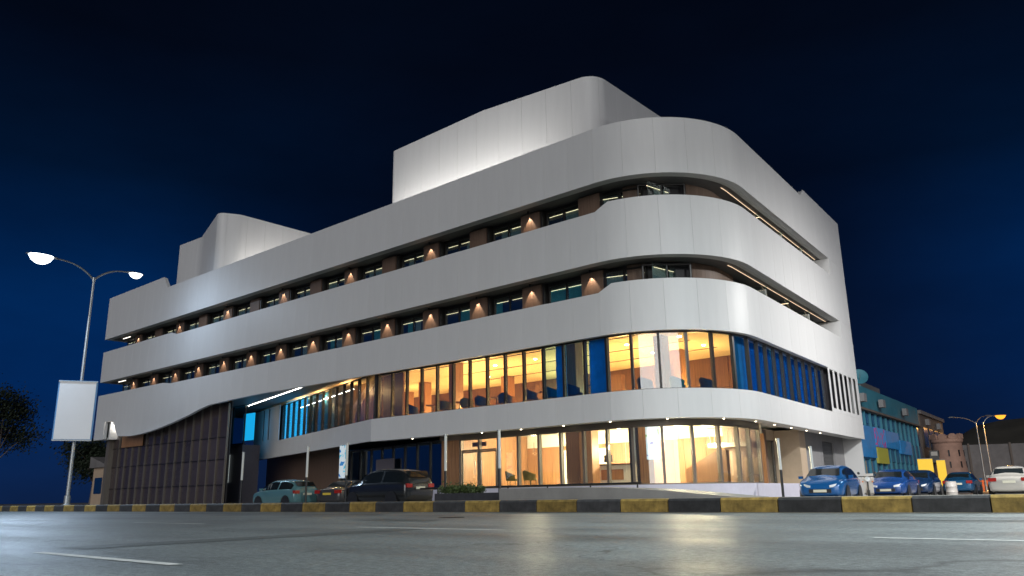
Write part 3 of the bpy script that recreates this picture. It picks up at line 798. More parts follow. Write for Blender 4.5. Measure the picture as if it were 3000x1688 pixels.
# right side: set-back entrance, beige pillar, grey service wall with shutter
PE = Path(2.6)
eg = empty('entrance_window_wall', (-17.5, 40, FL), hotel)
glazing(eg, PE, PE.sy(36.6), PE.sy(43.2), FL + .004, 3.2, 5, mull=.12, depth=.16, mm='frameg')
strip(MB(), PE, PE.sy(36.4), PE.sy(43.3), 3.2, 3.75, .2, .05).build('entrance_beam', M['beige'], hotel)
p, t, n = PL.at(LB); c = p - n * .9
MB().obox((c.x, c.y), (n.x, n.y), 1.7, .12, FL, 3.5).build('return_panel', M['brownwall'], hotel)
for y in (38.6, 40.1):
    p, t, n = Path(2.2).at(Path(2.2).sy(y))
    MB().obox((p.x, p.y), (t.x, t.y), .55, .3, FL, 3.6).build('entrance_column', M['brownwall'], hotel)
MB().obox((-17.75, 43.7), (TR.x, TR.y), 1.1, 1.4, .002, 3.72).build('pillar', M['beige'], hotel)
PWr = Path(1.3)
strip(MB(), PWr, PWr.sy(44.3), PWr.sy(48.0), .002, 3.72, .3).build('service_wall', M['conc'], hotel)
strip(MB(), PWr, PWr.sy(50.6), PWr.L - .1, .002, 3.72, .3).build('service_wall', M['conc'], hotel)
strip(MB(), PWr, PWr.sy(48.0) + .001, PWr.sy(50.6) - .001, 3.3, 3.72, .3).build('service_wall', M['conc'], hotel)
sh = empty('roller_shutter', (-17.8, 49.3, .3), hotel)
for k in range(22):
    strip(MB(), Path(1.42), Path(1.42).sy(48.02), Path(1.42).sy(50.58), .005 + k * .15, .005 + k * .15 + .142, .04).build('shutter_slat', M['shutter'], sh)
# soffit over the ground floor, with small downlights
MB().prism(footprint(Path(.30), Path(.30).sx(-35.7), Path(.30).L - .2, 52.6), 4.1, 4.25).build('soffit', M['soffitw'], hotel)
strip(MB(), Path(.30), Path(.30).sx(-35.7), Path(.30).L - .2, ZBB + .02, ZBB + .06, .5).build('soffit_lip', M['soffitw'], hotel)
me_sd = MB().lathe([(.0, -.02), (.035, -.02), (.04, 0), (.0, 0)], seg=10).mesh('soffit_spot', emis('soffit_spot_glow', (1, .85, .6), 14))
PSo = Path(.55)
for k in range(13):
    p, t, n = PSo.at(PSo.sx(-33) + k * 2.6); place(me_sd, 'soffit_spot', hotel, (p.x, p.y, ZBB + .018))
# dark shop front and brown walls left of the lobby
SF0, SF1 = -41.8, -31.6
PSf = Line((-44.8, 33.6), (-31.5, 30.5))
sf = empty('shop_window_wall', (-38, 32, .3), hotel)
glazing(sf, PSf, 0.2, PSf.L - .1, .006, 3.5, 9, mull=.08, depth=.15, mm='frame', gm='glassd')
PSb = Line((-44.8, 35.2), (-31.5, 33.0))
strip(MB(), PSb, 0, PSb.L, .005, 3.6, .1).build('shop_back_wall', mat('dark_blue_wall', (.012, .02, .05), .5, var=.3, scale=1), hotel)
MB().obox((-38.0, 31.85), (PSf.t.x, PSf.t.y), 2.3, .08, 1.9, 2.75).build('shop_sign_panel', mat('dim_sign_panel', (.16, .14, .16), .5), hotel)
PBw = Line((-62.0, 38.8), (-45.0, 33.7))
for k in range(28):
    strip(MB(), PBw, PBw.L * k / 28 + .008, PBw.L * (k + 1) / 28 - .008, .005, 4.2, .12).build('wall_panel', M['brownwall'], hotel)
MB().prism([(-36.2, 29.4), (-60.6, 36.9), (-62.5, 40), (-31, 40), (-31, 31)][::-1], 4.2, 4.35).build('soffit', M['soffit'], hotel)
# brown glass grid wall under the swooping band
gw = empty('grid_window_wall', (-62.5, 30, .3), hotel)
xs = [-72.3 + 1.262 * k for k in range(16)]
zs = [.31, 3.36, 4.62, 7.3]
fb3 = lin(bot3)
me_gp = {}
for i, (xa, xb) in enumerate(zip(xs, xs[1:])):
    for j, (za, zb) in enumerate(((.01, 1.55), (1.6, 3.33), (3.38, 4.9), (4.95, 7.3))):
        key = j
        if key not in me_gp: me_gp[key] = MB().box(-.60, .60, 0, .04, 0, zb - za).mesh('glass_panel', M['gridglass'])
        place(me_gp[key], 'glass_panel', gw, ((xa + xb) / 2, 30.10 + random.uniform(-.004, .004), za), random.uniform(-.006, .006))
for x in xs:
    MB().box(x - .035, x + .035, 29.98, 30.13, .01, 7.3).build('mullion', M['frameg'], gw)
for z in (1.575, 3.355, 4.925):
    MB().box(xs[0] + .04, xs[-1] - .04, 30.02, 30.12, z - .02, z + .02).build('rail', M['frame'], gw)
MB().box(-72.9, -72.36, 29.7, 30.3, .002, 5.71).build('end_pilaster', M['frameg'], hotel)
MB().box(-72.3, -53.3, 30.2, 30.3, .005, 7.5).build('grid_back_wall', M['dark'], hotel)
MB().box(-70.4, -66.5, 29.92, 29.97, 4.95, 5.9).build('lit_timber_panel', M['wood'], hotel)
# glass stair tower with cyan light in the recess
st_ = empty('glass_stair_tower', (-57.85, 34, 4.0), hotel)
for x in (-59.45, -57.95, -56.25):
    MB().box(x - .05, x + .05, 33.0, 33.1, 4.72, 7.58).build('mullion', M['frame'], st_)
MB().box(-59.40, -58.00, 33.03, 33.06, 4.72, 7.55).build('glass_pane', mat('teal_glass_panel', (.02, .14, .15), .12), st_)
MB().box(-57.90, -56.30, 33.03, 33.06, 4.72, 7.55).build('glass_pane', M['glassc'], st_)
MB().box(-57.85, -56.30, 33.9, 33.95, 5.0, 7.1).build('backlit_panel', emis('cyan_glow', (.01, .42, .85), .95), st_)
MB().box(-59.55, -56.15, 32.95, 33.15, 7.55, 7.61).build('head_rail', mat('teal_rail', (.05, .25, .28), .4), st_)
MB().box(-59.55, -56.15, 32.95, 33.15, 4.62, 4.72).build('sill_rail', M['frame'], st_)
MB().box(-59.45, -56.25, 33.0, 34.5, .005, 4.6).build('tower_base', mat('slate_panel', (.10, .095, .12), .5, var=.1), st_)
MB().box(-58.05, -57.85, 32.86, 32.94, 1.8, 3.9).build('wall_light', mat('pale_light_tube', (.7, .75, .72), .4, emit=(.8, .9, .85), estr=.25), st_)

# ================================================================== STREET LAMPS
M['lampglow'] = emis('cool_lamp_glow', (.86, .94, 1.0), 5.)
M['lampdim'] = emis('cool_lamp_glow_dim', (.86, .94, 1.0), 4.)
M['sodium'] = emis('sodium_lamp_glow', (1.0, .36, .03), 2.0)
def arc_pts(p, d, reach, rise, n=9):
    pts = []
    for k in range(n + 1):
        t = k / n
        pts.append((p[0] + d[0] * reach * t, p[1] + d[1] * reach * t, p[2] + rise * (1 - (1 - t) ** 2.6)))
    return pts
def street_lamp(loc, h, arms, label, head_len, e, col, glow, mat_='steel', r=.13, lit=True, group='street lamps', name='street_lamp', tilt=0.):
    root = empty(name, loc); tag(root, label, 'street lamp', group)
    x, y, z = loc
    MB().tube([(x, y, z), (x, y, z + .6), (x, y, z + .62), (x, y, z + h)], [r * 1.5, r * 1.5, r, r * .55], 14).build('pole', M[mat_], root, True)
    MB().lathe([(r * 2.2, 0), (r * 2.2, .05), (r * 1.55, .09)], (x, y, z), 12).build('base_plate', M[mat_], root)
    MB().lathe([(.02, -.12), (r * .8, -.12), (r * .8, .16), (.02, .2)], (x, y, z + h), 12).build('arm_collar', M[mat_], root)
    for (d, reach, rise, on) in arms:
        pts = arc_pts((x, y, z + h), d, reach, rise)
        MB().tube(pts, [r * .5] * 5 + [r * .38] * (len(pts) - 5), 8).build('arm', M[mat_], root, True)
        e0 = Vector(pts[-1]); dv = Vector((d[0], d[1], 0)); sd_ = Vector((-d[1], d[0], 0))
        head_len_ = head_len; L = head_len * (1 if on >= .5 or not on else .62)
        # luminaire: flattened drop-shaped housing with a glowing lens underneath
        b = MB(); n = 10; W = L * .42
        for k in range(n + 1):
            t = k / n; wv = W * .5 * math.sin(math.pi * min(1, .12 + t * .8)) ; hh = .11 * math.sin(math.pi * min(.98, .15 + t * .75)) + .02
            c = e0 + dv * (L * t - .12)
            for (a, bz) in ((-1, 0), (-.7, .75), (0, 1), (.7, .75), (1, 0), (0, -.15)): q = c + sd_ * (wv * a); b.v.append((q.x, q.y, q.z + hh * bz))
        for k in range(n):
            for j in range(6): b.f.append((6 * k + j, 6 * k + (j + 1) % 6, 6 * k + 6 + (j + 1) % 6, 6 * k + 6 + j))
        b.f.append(tuple(range(6))); b.f.append(tuple(6 * n + j for j in reversed(range(6))))
        hd = b.build('lamp_head', M[mat_], root, True)
        if on:
            lens = MB(); c = e0 + dv * (L * .52 - .12)
            prof = [(.0, -.24), (.35, -.22), (.72, -.14), (1.0, .015), (.0, .03)]  # lens made oversized and deep to read as the lamp's glare
            seg = 20
            for j in range(seg):
                t = 2 * math.pi * j / seg
                for rr, zz in prof:
                    q = c + dv * (rr * L * .42 * math.cos(t)) + sd_ * (rr * W * .60 * math.sin(t)); lens.v.append((q.x, q.y, q.z + zz * (L / .8) - .01))
            npf = len(prof)
            for j in range(seg):
                for k in range(npf - 1): lens.f.append((j * npf + k, ((j + 1) % seg) * npf + k, ((j + 1) % seg) * npf + k + 1, j * npf + k + 1))
            lens.build('lamp_lens', glow if on >= .5 else M['lampdim'], root, True)
            if e > 0: light('AREA', 'lamp_bulb', (c.x, c.y, c.z - .36 * (L / .8)), e * on, col, root, shape='DISK', size=.5, rot=Vector((-d[0] * math.tan(R(tilt)), -d[1] * math.tan(R(tilt)), 1)).to_track_quat('Z', 'Y').to_euler())
    return root
LMX = -56.65
street_lamp((LMX, 21.0, .345), 15.1, [((0, -1), 2.6, 1.0, 1.0), ((0, 1), 2.3, 1.0, .05)],
            'tall double-armed grey street lamp shining blue-white, beside the blank lit sign board', 1.9, 4500, (.60, .78, 1.0), M['lampglow'], tilt=38)
street_lamp((6.0, 21.0, .345), 15.1, [((0, -1), 2.6, 1.0, 1.0)],  # unseen lamp added past the right frame edge to light the road
            'next grey street lamp of the road row, past the silver sedan', 1.5, 9000, (.88, .98, 1.0), M['lampglow'])
street_lamp((-.6, 44.5, .0), 12.3, [((-.99, -.05), 2.0, .8, 1.0)],  # unseen lamp added beyond the frame to light the short facade
            'grey street lamp of the side street facing the short side of the hotel', 1.3, 3000, (1.0, .98, .95), M['lampglow'], tilt=28)
# two sodium lamps down the side street
street_lamp((-21.2, 108.9, .0), 7.9, [((-.78, -.62), 2.4, .75, 0), ((.9, -.43), 1.3, .75, 0)],
            'unlit slim two-armed street lamp left of the orange glowing lamp', .9, 0, (1, .5, .1), M['sodium'], r=.10)
street_lamp((-20.9, 111.3, .0), 8.0, [((.86, .5), 1.4, .9, 1.0)],
            'slim street lamp with one arm glowing orange above the side street', 1.5, 2600, (1, .48, .12), M['sodium'], r=.10)

# blank illuminated sign board on the left lamp pole
sg = empty('sign_board', (LMX + .25, 20.75, 4.4)); tag(sg, 'blank tall pale illuminated sign board mounted on the left street lamp pole', 'sign')
fdir = Vector((LMX, 20.6)).normalized(); sd_ = Vector((-fdir.y, fdir.x)) * -1
c = Vector((LMX + .25, 20.75)) - Vector((0, .0))
t = Vector((-fdir.y, fdir.x)); t = -t if t.y < 0 else t
t = (t + Vector((.10, -.05))).normalized()
MB().obox((c.x, c.y), (t.x, t.y), 2.30, .34, 4.42, 8.36).build('sign_case', mat('blue_sign_case', (.12, .30, .55), .4, metal=.2), sg)  # blue light falling on the case is put into its colour
nn = Vector((t.y, -t.x)); nn = -nn if nn.x < 0 else nn
f = c + nn * .175
MB().obox((f.x, f.y), (t.x, t.y), 2.14, .02, 4.52, 8.26).build('sign_face', mat('sign_face_acrylic', (.62, .62, .62), .5, emit=(.95, .97, 1.0), estr=.10, var=.03, scale=1), sg)
for z in (4.45, 8.29):
    MB().obox((f.x, f.y), (t.x, t.y), 2.30, .05, z - .04, z + .04).build('sign_trim', M['steel'], sg)
for z in (5.2, 7.5):
    MB().box(LMX - .1, LMX + .35, 20.78, 21.0, z, z + .12).build('bracket', M['steel'], sg)

# ================================================================== FORECOURT FURNITURE
M['postw'] = mat('pale_post_tube', (.55, .57, .55), .4, emit=(.9, .95, .9), estr=.06)
def light_post(x, y, h, label):
    root = empty('light_post', (x, y, .3)); tag(root, label, 'light post', 'slim light posts on the forecourt')
    MB().tube([(x, y, .0), (x, y, .30 + h * .45)], .055, 10).build('post_base', M['black'], root, True)
    MB().tube([(x, y, .3012 + h * .45), (x, y, .3 + h - .06)], .06, 10).build('light_tube', M['postw'], root, True)
    MB().lathe([(.0, 0), (.085, 0), (.085, .05), (.0, .07)], (x, y, .3 + h - .06), 10).build('post_cap', M['steel'], root)
for x, lb in ((-40.75, 'slim light post in front of the slate base left of the white angled wall'), (-34.67, 'slim light post in front of the brown wall, left of the printed banner'),
              (-31.46, 'slim light post carrying the printed banner'), (-24.70, 'slim light post just left of the lobby glass doors'), (-21.63, 'slim light post just right of the lobby glass doors')):
    light_post(x, 24.0, 2.78, lb)
light_post(-13.9, 33.0, 2.35, 'slim light post beside the rounded lobby corner')
light_post(-13.55, 35.6, 2.1, 'slim light post in front of the beige pillar')
# printed banner on the third post
bn = empty('banner', (-31.8, 23.97, 1.7)); tag(bn, 'narrow printed banner in white, blue and yellow hanging from a light post', 'banner')
def print_mat(name, cols, estr=.0, scale=1.4):
    m = mat(name, (.8, .8, .8), .5)
    n = m.node_tree.nodes; l = m.node_tree.links; b = n["Principled BSDF"]
    t = n.new("ShaderNodeTexCoord"); z = n.new("ShaderNodeTexNoise"); z.inputs["Scale"].default_value = scale; z.inputs["Detail"].default_value = 2
    r = n.new("ShaderNodeValToRGB"); r.color_ramp.interpolation = 'CONSTANT'; ramp(r, cols)
    l.new(t.outputs["Object"], z.inputs["Vector"]); l.new(z.outputs[0], r.inputs[0]); l.new(r.outputs[0], b.inputs["Base Color"])
    if estr: l.new(r.outputs[0], b.inputs["Emission Color"]); b.inputs["Emission Strength"].default_value = estr
    return m
MB().box(-32.02, -31.56, 23.98, 24.0, 1.45, 2.98).build('banner_sheet', print_mat('banner_print', [(0, (.05, .25, .6)), (.42, (.75, .85, .9)), (.56, (.10, .55, .75)), (.62, (.8, .7, .12)), (.68, (.85, .88, .9))], .35, 2.2), bn)
for z in (1.43, 2.98): MB().tube([(-32.05, 23.99, z), (-31.46, 23.99, z)], .018, 6).build('banner_rod', M['steel'], bn)

# guard rail, ramp and planter
gr = empty('guard_rail', (-20, 24.8, .3)); tag(gr, 'long low dark guard rail along the lobby forecourt', 'railing')
MB().tube([(-27.2, 24.8, .86), (-15.6, 24.8, .86)], .035, 8).build('top_rail', M['black'], gr)
for k in range(6): MB().tube([(-26.0 + k * 2.05, 24.8, .0), (-26.0 + k * 2.05, 24.8, .85)], .03, 8).build('rail_post', M['black'], gr)
rm = MB().extr_y([(-20.4, .002), (-10.2, .002), (-10.8, .34), (-12.0, .45), (-13.4, .58), (-15.0, .68), (-17.0, .74), (-20.4, .76)], 22.6, 24.5).build('ramp', M['forecourt']); struct(rm)
pl = empty('hedge_planter', (-22.6, 23.4, .3)); tag(pl, 'low dark planter box with a clipped green hedge before the lobby', 'planter')
MB().box(-24.3, -20.45, 23.0, 23.9, .001, .62).build('planter_box', mat('dark_planter', (.05, .05, .055), .5, var=.2), pl)
M['leaf'] = mat('hedge_leaf', (.055, .085, .022), .6, var=.5, scale=5)
M['leafd'] = mat('dark_tree_leaf', (.016, .028, .012), .7, var=.5, scale=2)
def leaves(n, fn, size, m, name, parent):
    b = MB()
    for _ in range(n):
        c = Vector(fn()); a = Vector((random.gauss(0, 1), random.gauss(0, 1), random.gauss(0, 1))).normalized(); d = a.orthogonal().normalized(); e = a.cross(d); s = size * random.uniform(.6, 1.3)
        b.quad(c - d * s, c + e * s * .55, c + d * s, c - e * s * .55)
    o = b.build(name, m, parent); o['kind'] = 'stuff' ; return o
leaves(2600, lambda: (random.uniform(-24.2, -22.2), random.uniform(23.05, 23.85), .6 + abs(random.gauss(0, .12)) + random.uniform(0, .12)), .05, M['leaf'], 'hedge_leaves', pl)

# ================================================================== CARS
M['tyre'] = mat('tyre_rubber', (.015, .015, .016), .8)
M['rim'] = mat('alloy_rim', (.45, .46, .48), .3, metal=.8)
M['carglass'] = mat('car_window_glass', (.012, .016, .018), .06, spec=.8)
M['lampclear'] = mat('headlight_plastic', (.65, .68, .70), .12, spec=.8)
M['lampred'] = mat('tail_light_plastic', (.35, .02, .015), .15, spec=.7)
M['plate'] = mat('number_plate', (.70, .68, .55), .5)
M['plate2'] = mat('yellow_number_plate', (.65, .48, .06), .5)
def car_mat(name, c): return mat(name, c, .22, spec=.6, coat=.6, metal=.15)
SEDAN = [(-2.22, .38, .78, .80, .70, .56), (-2.12, .26, .93, .97, .82, .64), (-1.55, .21, .95, 1.02, .87, .62), (-1.0, .2, .95, 1.34, .885, .58), (-.5, .2, .94, 1.44, .89, .57), (.2, .2, .93, 1.45, .89, .57), (.72, .2, .92, 1.34, .89, .57), (1.32, .2, .92, .98, .88, .66), (1.85, .21, .83, .87, .86, .66), (2.12, .25, .72, .76, .78, .6), (2.25, .36, .58, .61, .60, .48)]
HATCH = [(-1.92, .36, .80, .86, .70, .58), (-1.84, .25, .95, 1.08, .82, .60), (-1.5, .2, .97, 1.38, .87, .58), (-1.0, .2, .96, 1.47, .885, .58), (-.4, .2, .95, 1.50, .89, .58), (.2, .2, .94, 1.49, .89, .58), (.72, .2, .93, 1.37, .89, .58), (1.32, .2, .93, 1.0, .88, .66), (1.8, .21, .85, .89, .86, .66), (2.02, .25, .74, .78, .78, .6), (2.12, .36, .60, .63, .62, .48)]
SUV = [(-2.35, .42, .95, .99, .74, .62), (-2.27, .32, 1.10, 1.30, .88, .64), (-2.0, .28, 1.12, 1.66, .92, .64), (-1.2, .28, 1.12, 1.76, .94, .65), (-.4, .28, 1.11, 1.78, .94, .65), (.3, .28, 1.10, 1.74, .94, .65), (.8, .28, 1.10, 1.58, .94, .65), (1.35, .28, 1.08, 1.14, .93, .72), (2.0, .29, 1.0, 1.05, .91, .72), (2.3, .34, .88, .93, .84, .66), (2.42, .45, .70, .75, .70, .56)]
def car(prof, paint, label, loc, heading, plate='plate', group='parked cars', wb=(-1.30, 1.32), wr=.32):
    root = empty('parked_car', (0, 0, 0)); tag(root, label, 'car', group)
    b = MB()
    for (x, zb, zl, zt, w, wt) in prof:
        half = [(w * .86, zb), (w * .97, zb + .10), (w, zb + (zl - zb) * .55), (w * .985, zl - .05), (w * .95, zl), (wt + (w * .95 - wt) * .12, zt - .045), (wt * .86, zt - .005), (wt * .4, zt + .015)]
        for y, z in half: b.v.append((x, y, z))
        for y, z in reversed(half): b.v.append((x, -y, z))
    n = 16
    for k in range(len(prof) - 1):
        for j in range(n): b.f.append((n * k + j, n * k + (j + 1) % n, n * k + n + (j + 1) % n, n * k + n + j))
    b.f.append(tuple(reversed(range(n)))); e = n * (len(prof) - 1); b.f.append(tuple(e + j for j in range(n)))
    b.f = [tuple(reversed(f_)) for f_ in b.f]
    body = b.build('body', paint, root, local=True)
    for p in body.data.polygons: p.use_smooth = True
    md = body.modifiers.new('subsurf', 'SUBSURF'); md.levels = 1; md.render_levels = 2
    # greenhouse glass: strips between belt and roof, just proud of the body
    def yz(x, f):
        for (a, c) in zip(prof, prof[1:]):
            if a[0] <= x <= c[0]:
                t = (x - a[0]) / (c[0] - a[0]); zl = a[2] + t * (c[2] - a[2]); zt = a[3] + t * (c[3] - a[3]); w = a[4] + t * (c[4] - a[4]); wt = a[5] + t * (c[5] - a[5])
                y0 = w * .95; y1 = wt + (w * .95 - wt) * .12
                return y0 + (y1 - y0) * f + .006, zl + (zt - .05 - zl) * f
    xs_g = [p_[0] for p_ in prof if p_[3] - p_[2] > .25]; xa, xb = xs_g[0] - .12, xs_g[-1] + .22; xm = (xa + xb) / 2 - .12
    for sgn in (-1, 1):
        for (c0, c1) in ((xa, xm - .05), (xm + .05, xb)):
            g_ = MB(); k_ = 6
            for k in range(k_ + 1):
                x = c0 + (c1 - c0) * k / k_
                for f_ in (.08, .88):
                    y, z = yz(x, f_); g_.v.append((x, sgn * y, z))
            for k in range(k_): g_.f.append((2 * k, 2 * k + 2, 2 * k + 3, 2 * k + 1))
            g_.build('side_window', M['carglass'], root, local=True)
    def screen(i0, i1, f0, f1, name):
        a, c = prof[i0], prof[i1]
        pts = []
        for f_ in (f0, f1):
            x = a[0] + (c[0] - a[0]) * f_; zt = a[3] + (c[3] - a[3]) * f_; wt = (a[5] + (c[5] - a[5]) * f_) * .96
            pts.append((x, wt, zt))
        (x0, w0, z0), (x1, w1, z1) = pts
        dx = .02 if c[0] > 0 else -.02
        g_ = MB().quad((x0 + dx, -w0, z0 + .022), (x0 + dx, w0, z0 + .022), (x1 + dx, w1, z1 + .022), (x1 + dx, -w1, z1 + .022)); g_.build(name, M['carglass'], root, local=True)
    iw = max(i for i, p_ in enumerate(prof) if p_[3] - p_[2] > .25); screen(iw, iw + 1, .10, .88, 'windscreen')
    ir = min(i for i, p_ in enumerate(prof) if p_[3] - p_[2] > .25); screen(ir, ir - 1, .10, .85, 'rear_window')
    xr, xf = prof[0][0], prof[-1][0]
    for wx in wb:
        for sgn in (-1, 1):
            yo = sgn * (prof[5][4] - .02)
            wh = MB().lathe([(wr * .62, -.10), (wr * .97, -.10), (wr, -.06), (wr, .06), (wr * .97, .10), (wr * .62, .10)], seg=22)
            wh.xf(Matrix.Translation((wx, yo - sgn * .09, wr)) @ Matrix.Rotation(R(90), 4, 'X'))
            w_ = wh.build('wheel', M['tyre'], root, True, local=True)
            rm_ = MB().lathe([(.0, -.07), (wr * .62, -.07), (wr * .62, -.05), (.0, -.05)], seg=22)
            for s_ in range(5):
                a = 2 * math.pi * s_ / 5; sp = MB().box(-.022, .022, .03, wr * .6, .055, .085); sp.xf(Matrix.Rotation(a, 4, 'Z')); i_ = len(rm_.v); rm_.v += sp.v; rm_.f += [tuple(i_ + q for q in f_) for f_ in sp.f]
            rm_.xf(Matrix.Translation((wx, yo - sgn * .09, wr)) @ Matrix.Rotation(R(90) * sgn, 4, 'X'))
            rm_.build('rim', M['rim'], w_, local=True)
            ar = MB().lathe([(.0, -.005), (wr * 1.16, -.005), (wr * 1.16, .005), (.0, .005)], seg=24); ar.xf(Matrix.Translation((wx, sgn * (prof[5][4] + .004), wr * 1.02)) @ Matrix.Rotation(R(90), 4, 'X'))
            ar.build('wheel_arch', M['black'], root, local=True)
    zf = prof[-2][2] - .04; zr = prof[1][2] - .10
    for sgn in (-1, 1):
        hl = MB(); base = [(xf - .02, .36, zf - .10), (xf - .10, .62, zf - .08), (xf - .38, .80, zf + .04), (xf - .34, .74, zf + .09), (xf - .10, .56, zf + .03), (xf - .02, .36, zf - .02)]
        hl.v = [(x + .035, sgn * y * 1.03, z) for x, y, z in base] + [(x - .06, sgn * y * .96, z) for x, y, z in base]
        hl.f = [(0, 1, 2, 3, 4, 5)] + [(k, (k + 1) % 6, 6 + (k + 1) % 6, 6 + k) for k in range(6)]
        hl.build('headlight', M['lampclear'], root, local=True)
        tl = MB().box(xr - .015, xr + .16, min(sgn * .48, sgn * .80), max(sgn * .48, sgn * .80), zr - .08, zr + .08); tl.build('tail_light', M['lampred'], root, local=True)
        mi = MB().box(xb - .14, xb + .02, min(sgn * (prof[5][4] + .01), sgn * (prof[5][4] + .17)), max(sgn * (prof[5][4] + .01), sgn * (prof[5][4] + .17)), prof[5][2] + .02, prof[5][2] + .13); mi.build('wing_mirror', paint, root, local=True)
    MB().box(xf - .03, xf + .015, -.42, .42, zf - .30, zf - .16).build('grille', M['black'], root, local=True)
    MB().box(xf - .02, xf + .025, -.25, .25, zf - .28, zf - .18).build('number_plate', M[plate], root, local=True)
    MB().box(xr - .03, xr + .02, -.25, .25, zr - .16, zr - .05).build('number_plate', M[plate], root, local=True)
    MB().box(xr + .02, xf - .05, -.62, .62, .17, .24).build('underbody', M['black'], root, local=True)
    root.location = loc; root.rotation_euler = (0, 0, math.atan2(heading[1], heading[0]))
    return root
GZ = .002
car(HATCH, car_mat('bright_blue_paint', (.012, .11, .33)), 'bright blue hatchback parked nose towards the road beside the lobby corner', (-12.35, 34.3, GZ), (.14, -.99), wb=(-1.25, 1.28))
car(SEDAN, car_mat('deep_blue_paint', (.015, .07, .26)), 'deep blue sedan parked behind the scooter near the grey service wall', (-12.5, 43.4, GZ), (.10, -.99))
car(HATCH, car_mat('navy_paint', (.01, .035, .10)), 'dark navy hatchback, smallest of the cars in the side street', (-12.9, 49.6, GZ), (.10, -.99), wb=(-1.25, 1.28))
car(SEDAN, car_mat('teal_blue_paint', (.015, .09, .20)), 'dark teal-blue sedan parked rear-on before the yellow totem signs', (-12.4, 57.0, GZ), (-.1, 1))
car(SEDAN, car_mat('silver_paint', (.50, .48, .44)), 'silver sedan seen from behind at the right edge', (-7.55, 44.4, GZ), (-.12, .99))
car(SUV, car_mat('black_paint', (.02, .022, .024)), 'black seven-seat off-road car parked side-on left of the guard rail', (-29.5, 24.9, GZ), (-1, .03), wb=(-1.42, 1.45), wr=.36)
car(HATCH, car_mat('pale_teal_paint', (.11, .24, .26)), 'pale teal hatchback parked side-on at the far left of the forecourt', (-37.9, 25.0, GZ), (-1, .0), wb=(-1.25, 1.28))
car(SEDAN, car_mat('graphite_paint', (.055, .055, .06)), 'graphite sedan with a yellow number plate, rear towards the road, beside the pale teal hatchback', (-35.2, 27.4, GZ), (-.25, .97), 'plate2')

# scooter between the blue cars
sc = empty('motor_scooter', (0, 0, 0)); tag(sc, 'white and black motor scooter parked between the blue cars', 'scooter')
M['scw'] = mat('white_scooter_plastic', (.62, .58, .54), .35); M['sco'] = mat('orange_reflector', (.7, .22, .04), .3)
for wx in (-.62, .62):
    w_ = MB().lathe([(.12, -.05), (.22, -.05), (.25, -.02), (.25, .02), (.22, .05), (.12, .05)], seg=18).xf(Matrix.Translation((wx, 0, .25)) @ Matrix.Rotation(R(90), 4, 'X')).build('wheel', M['tyre'], sc, True, local=True)
    MB().lathe([(.0, -.02), (.13, -.02), (.13, .02), (.0, .02)], seg=14).xf(Matrix.Translation((wx, 0, .25)) @ Matrix.Rotation(R(90), 4, 'X')).build('rim', M['rim'], w_, local=True)
MB().extr_y([(-.85, .42), (-.45, .36), (.15, .24), (.35, .26), (.32, .34), (-.05, .36), (-.2, .62), (-.8, .72)], -.15, .15).build('body', M['scw'], sc, local=True)
MB().extr_y([(-.85, .72), (-.2, .64), (-.12, .74), (-.5, .80), (-.88, .82)], -.13, .13).build('seat', M['black'], sc, local=True)
MB().extr_y([(.32, .28), (.48, .34), (.62, .98), (.52, 1.02)], -.2, .2).build('front_shield', M['scw'], sc, local=True)
MB().tube([(.72, 0, .3), (.56, 0, 1.02)], .03, 8).build('fork', M['black'], sc, local=True)
MB().tube([(.50, -.36, 1.06), (.56, 0, 1.04), (.50, .36, 1.06)], .02, 8).build('handlebar', M['black'], sc, local=True)
MB().lathe([(.0, 0), (.09, 0), (.11, .05), (.0, .07)], seg=14).xf(Matrix.Translation((.60, 0, .93)) @ Matrix.Rotation(R(80), 4, 'Y')).build('headlight', M['lampclear'], sc, local=True)
for s_ in (-1, 1):
    MB().lathe([(.0, 0), (.06, .01), (.06, .02), (.0, .03)], seg=12).xf(Matrix.Translation((.46, s_ * .34, 1.2)) @ Matrix.Rotation(R(80), 4, 'Y')).build('mirror', M['black'], sc, local=True)
    MB().box(.6, .64, s_ * .2 - .03, s_ * .2 + .03, .8, .86).build('indicator', M['sco'], sc, local=True)
MB().box(-.95, -.72, -.2, .2, .84, 1.2).build('top_box', M['scw'], sc, local=True)
sc.location = (-12.05, 38.1, GZ); sc.rotation_euler = (0, 0, R(-75))

# white drum near the far cars
dr = empty('white_drum', (-11.9, 52.0, .002)); tag(dr, 'squat white ribbed drum standing beside the navy hatchback', 'drum')
MB().lathe([(.30, 0), (.30, .25), (.315, .27), (.30, .29), (.30, .55), (.315, .57), (.30, .59), (.29, .85), (.25, .86)], (-11.9, 52.0, .002), 22).build('drum_shell', M['scw'], dr, True)
MB().lathe([(.0, .80), (.25, .80), (.25, .84), (.0, .85)], (-11.9, 52.0, .002), 22).build('lid', M['steel'], dr)

# yellow totem signs
M['yel'] = mat('yellow_sign_face', (.75, .45, .02), .45, emit=(1, .62, .02), estr=.55)
for (x, y, w, h, lb) in ((-17.35, 68.9, 1.05, 2.40, 'larger yellow totem sign left of the stone tower base'), (-16.9, 71.7, .62, 2.35, 'narrower yellow totem sign just right of the larger yellow one')):
    t_ = empty('totem_sign', (x, y, .3)); tag(t_, lb, 'sign', 'yellow totem signs')
    MB().obox((x, y), (.96, .28), w, .30, .5, .3 + h).build('totem_case', M['yel'], t_)
    MB().obox((x, y), (.96, .28), w * 1.06, .36, .001, .5).build('totem_base', M['conc'], t_)
    MB().obox((x, y), (.96, .28), w * 1.03, .33, .3 + h + .001, .36 + h).build('totem_cap', M['conc'], t_)

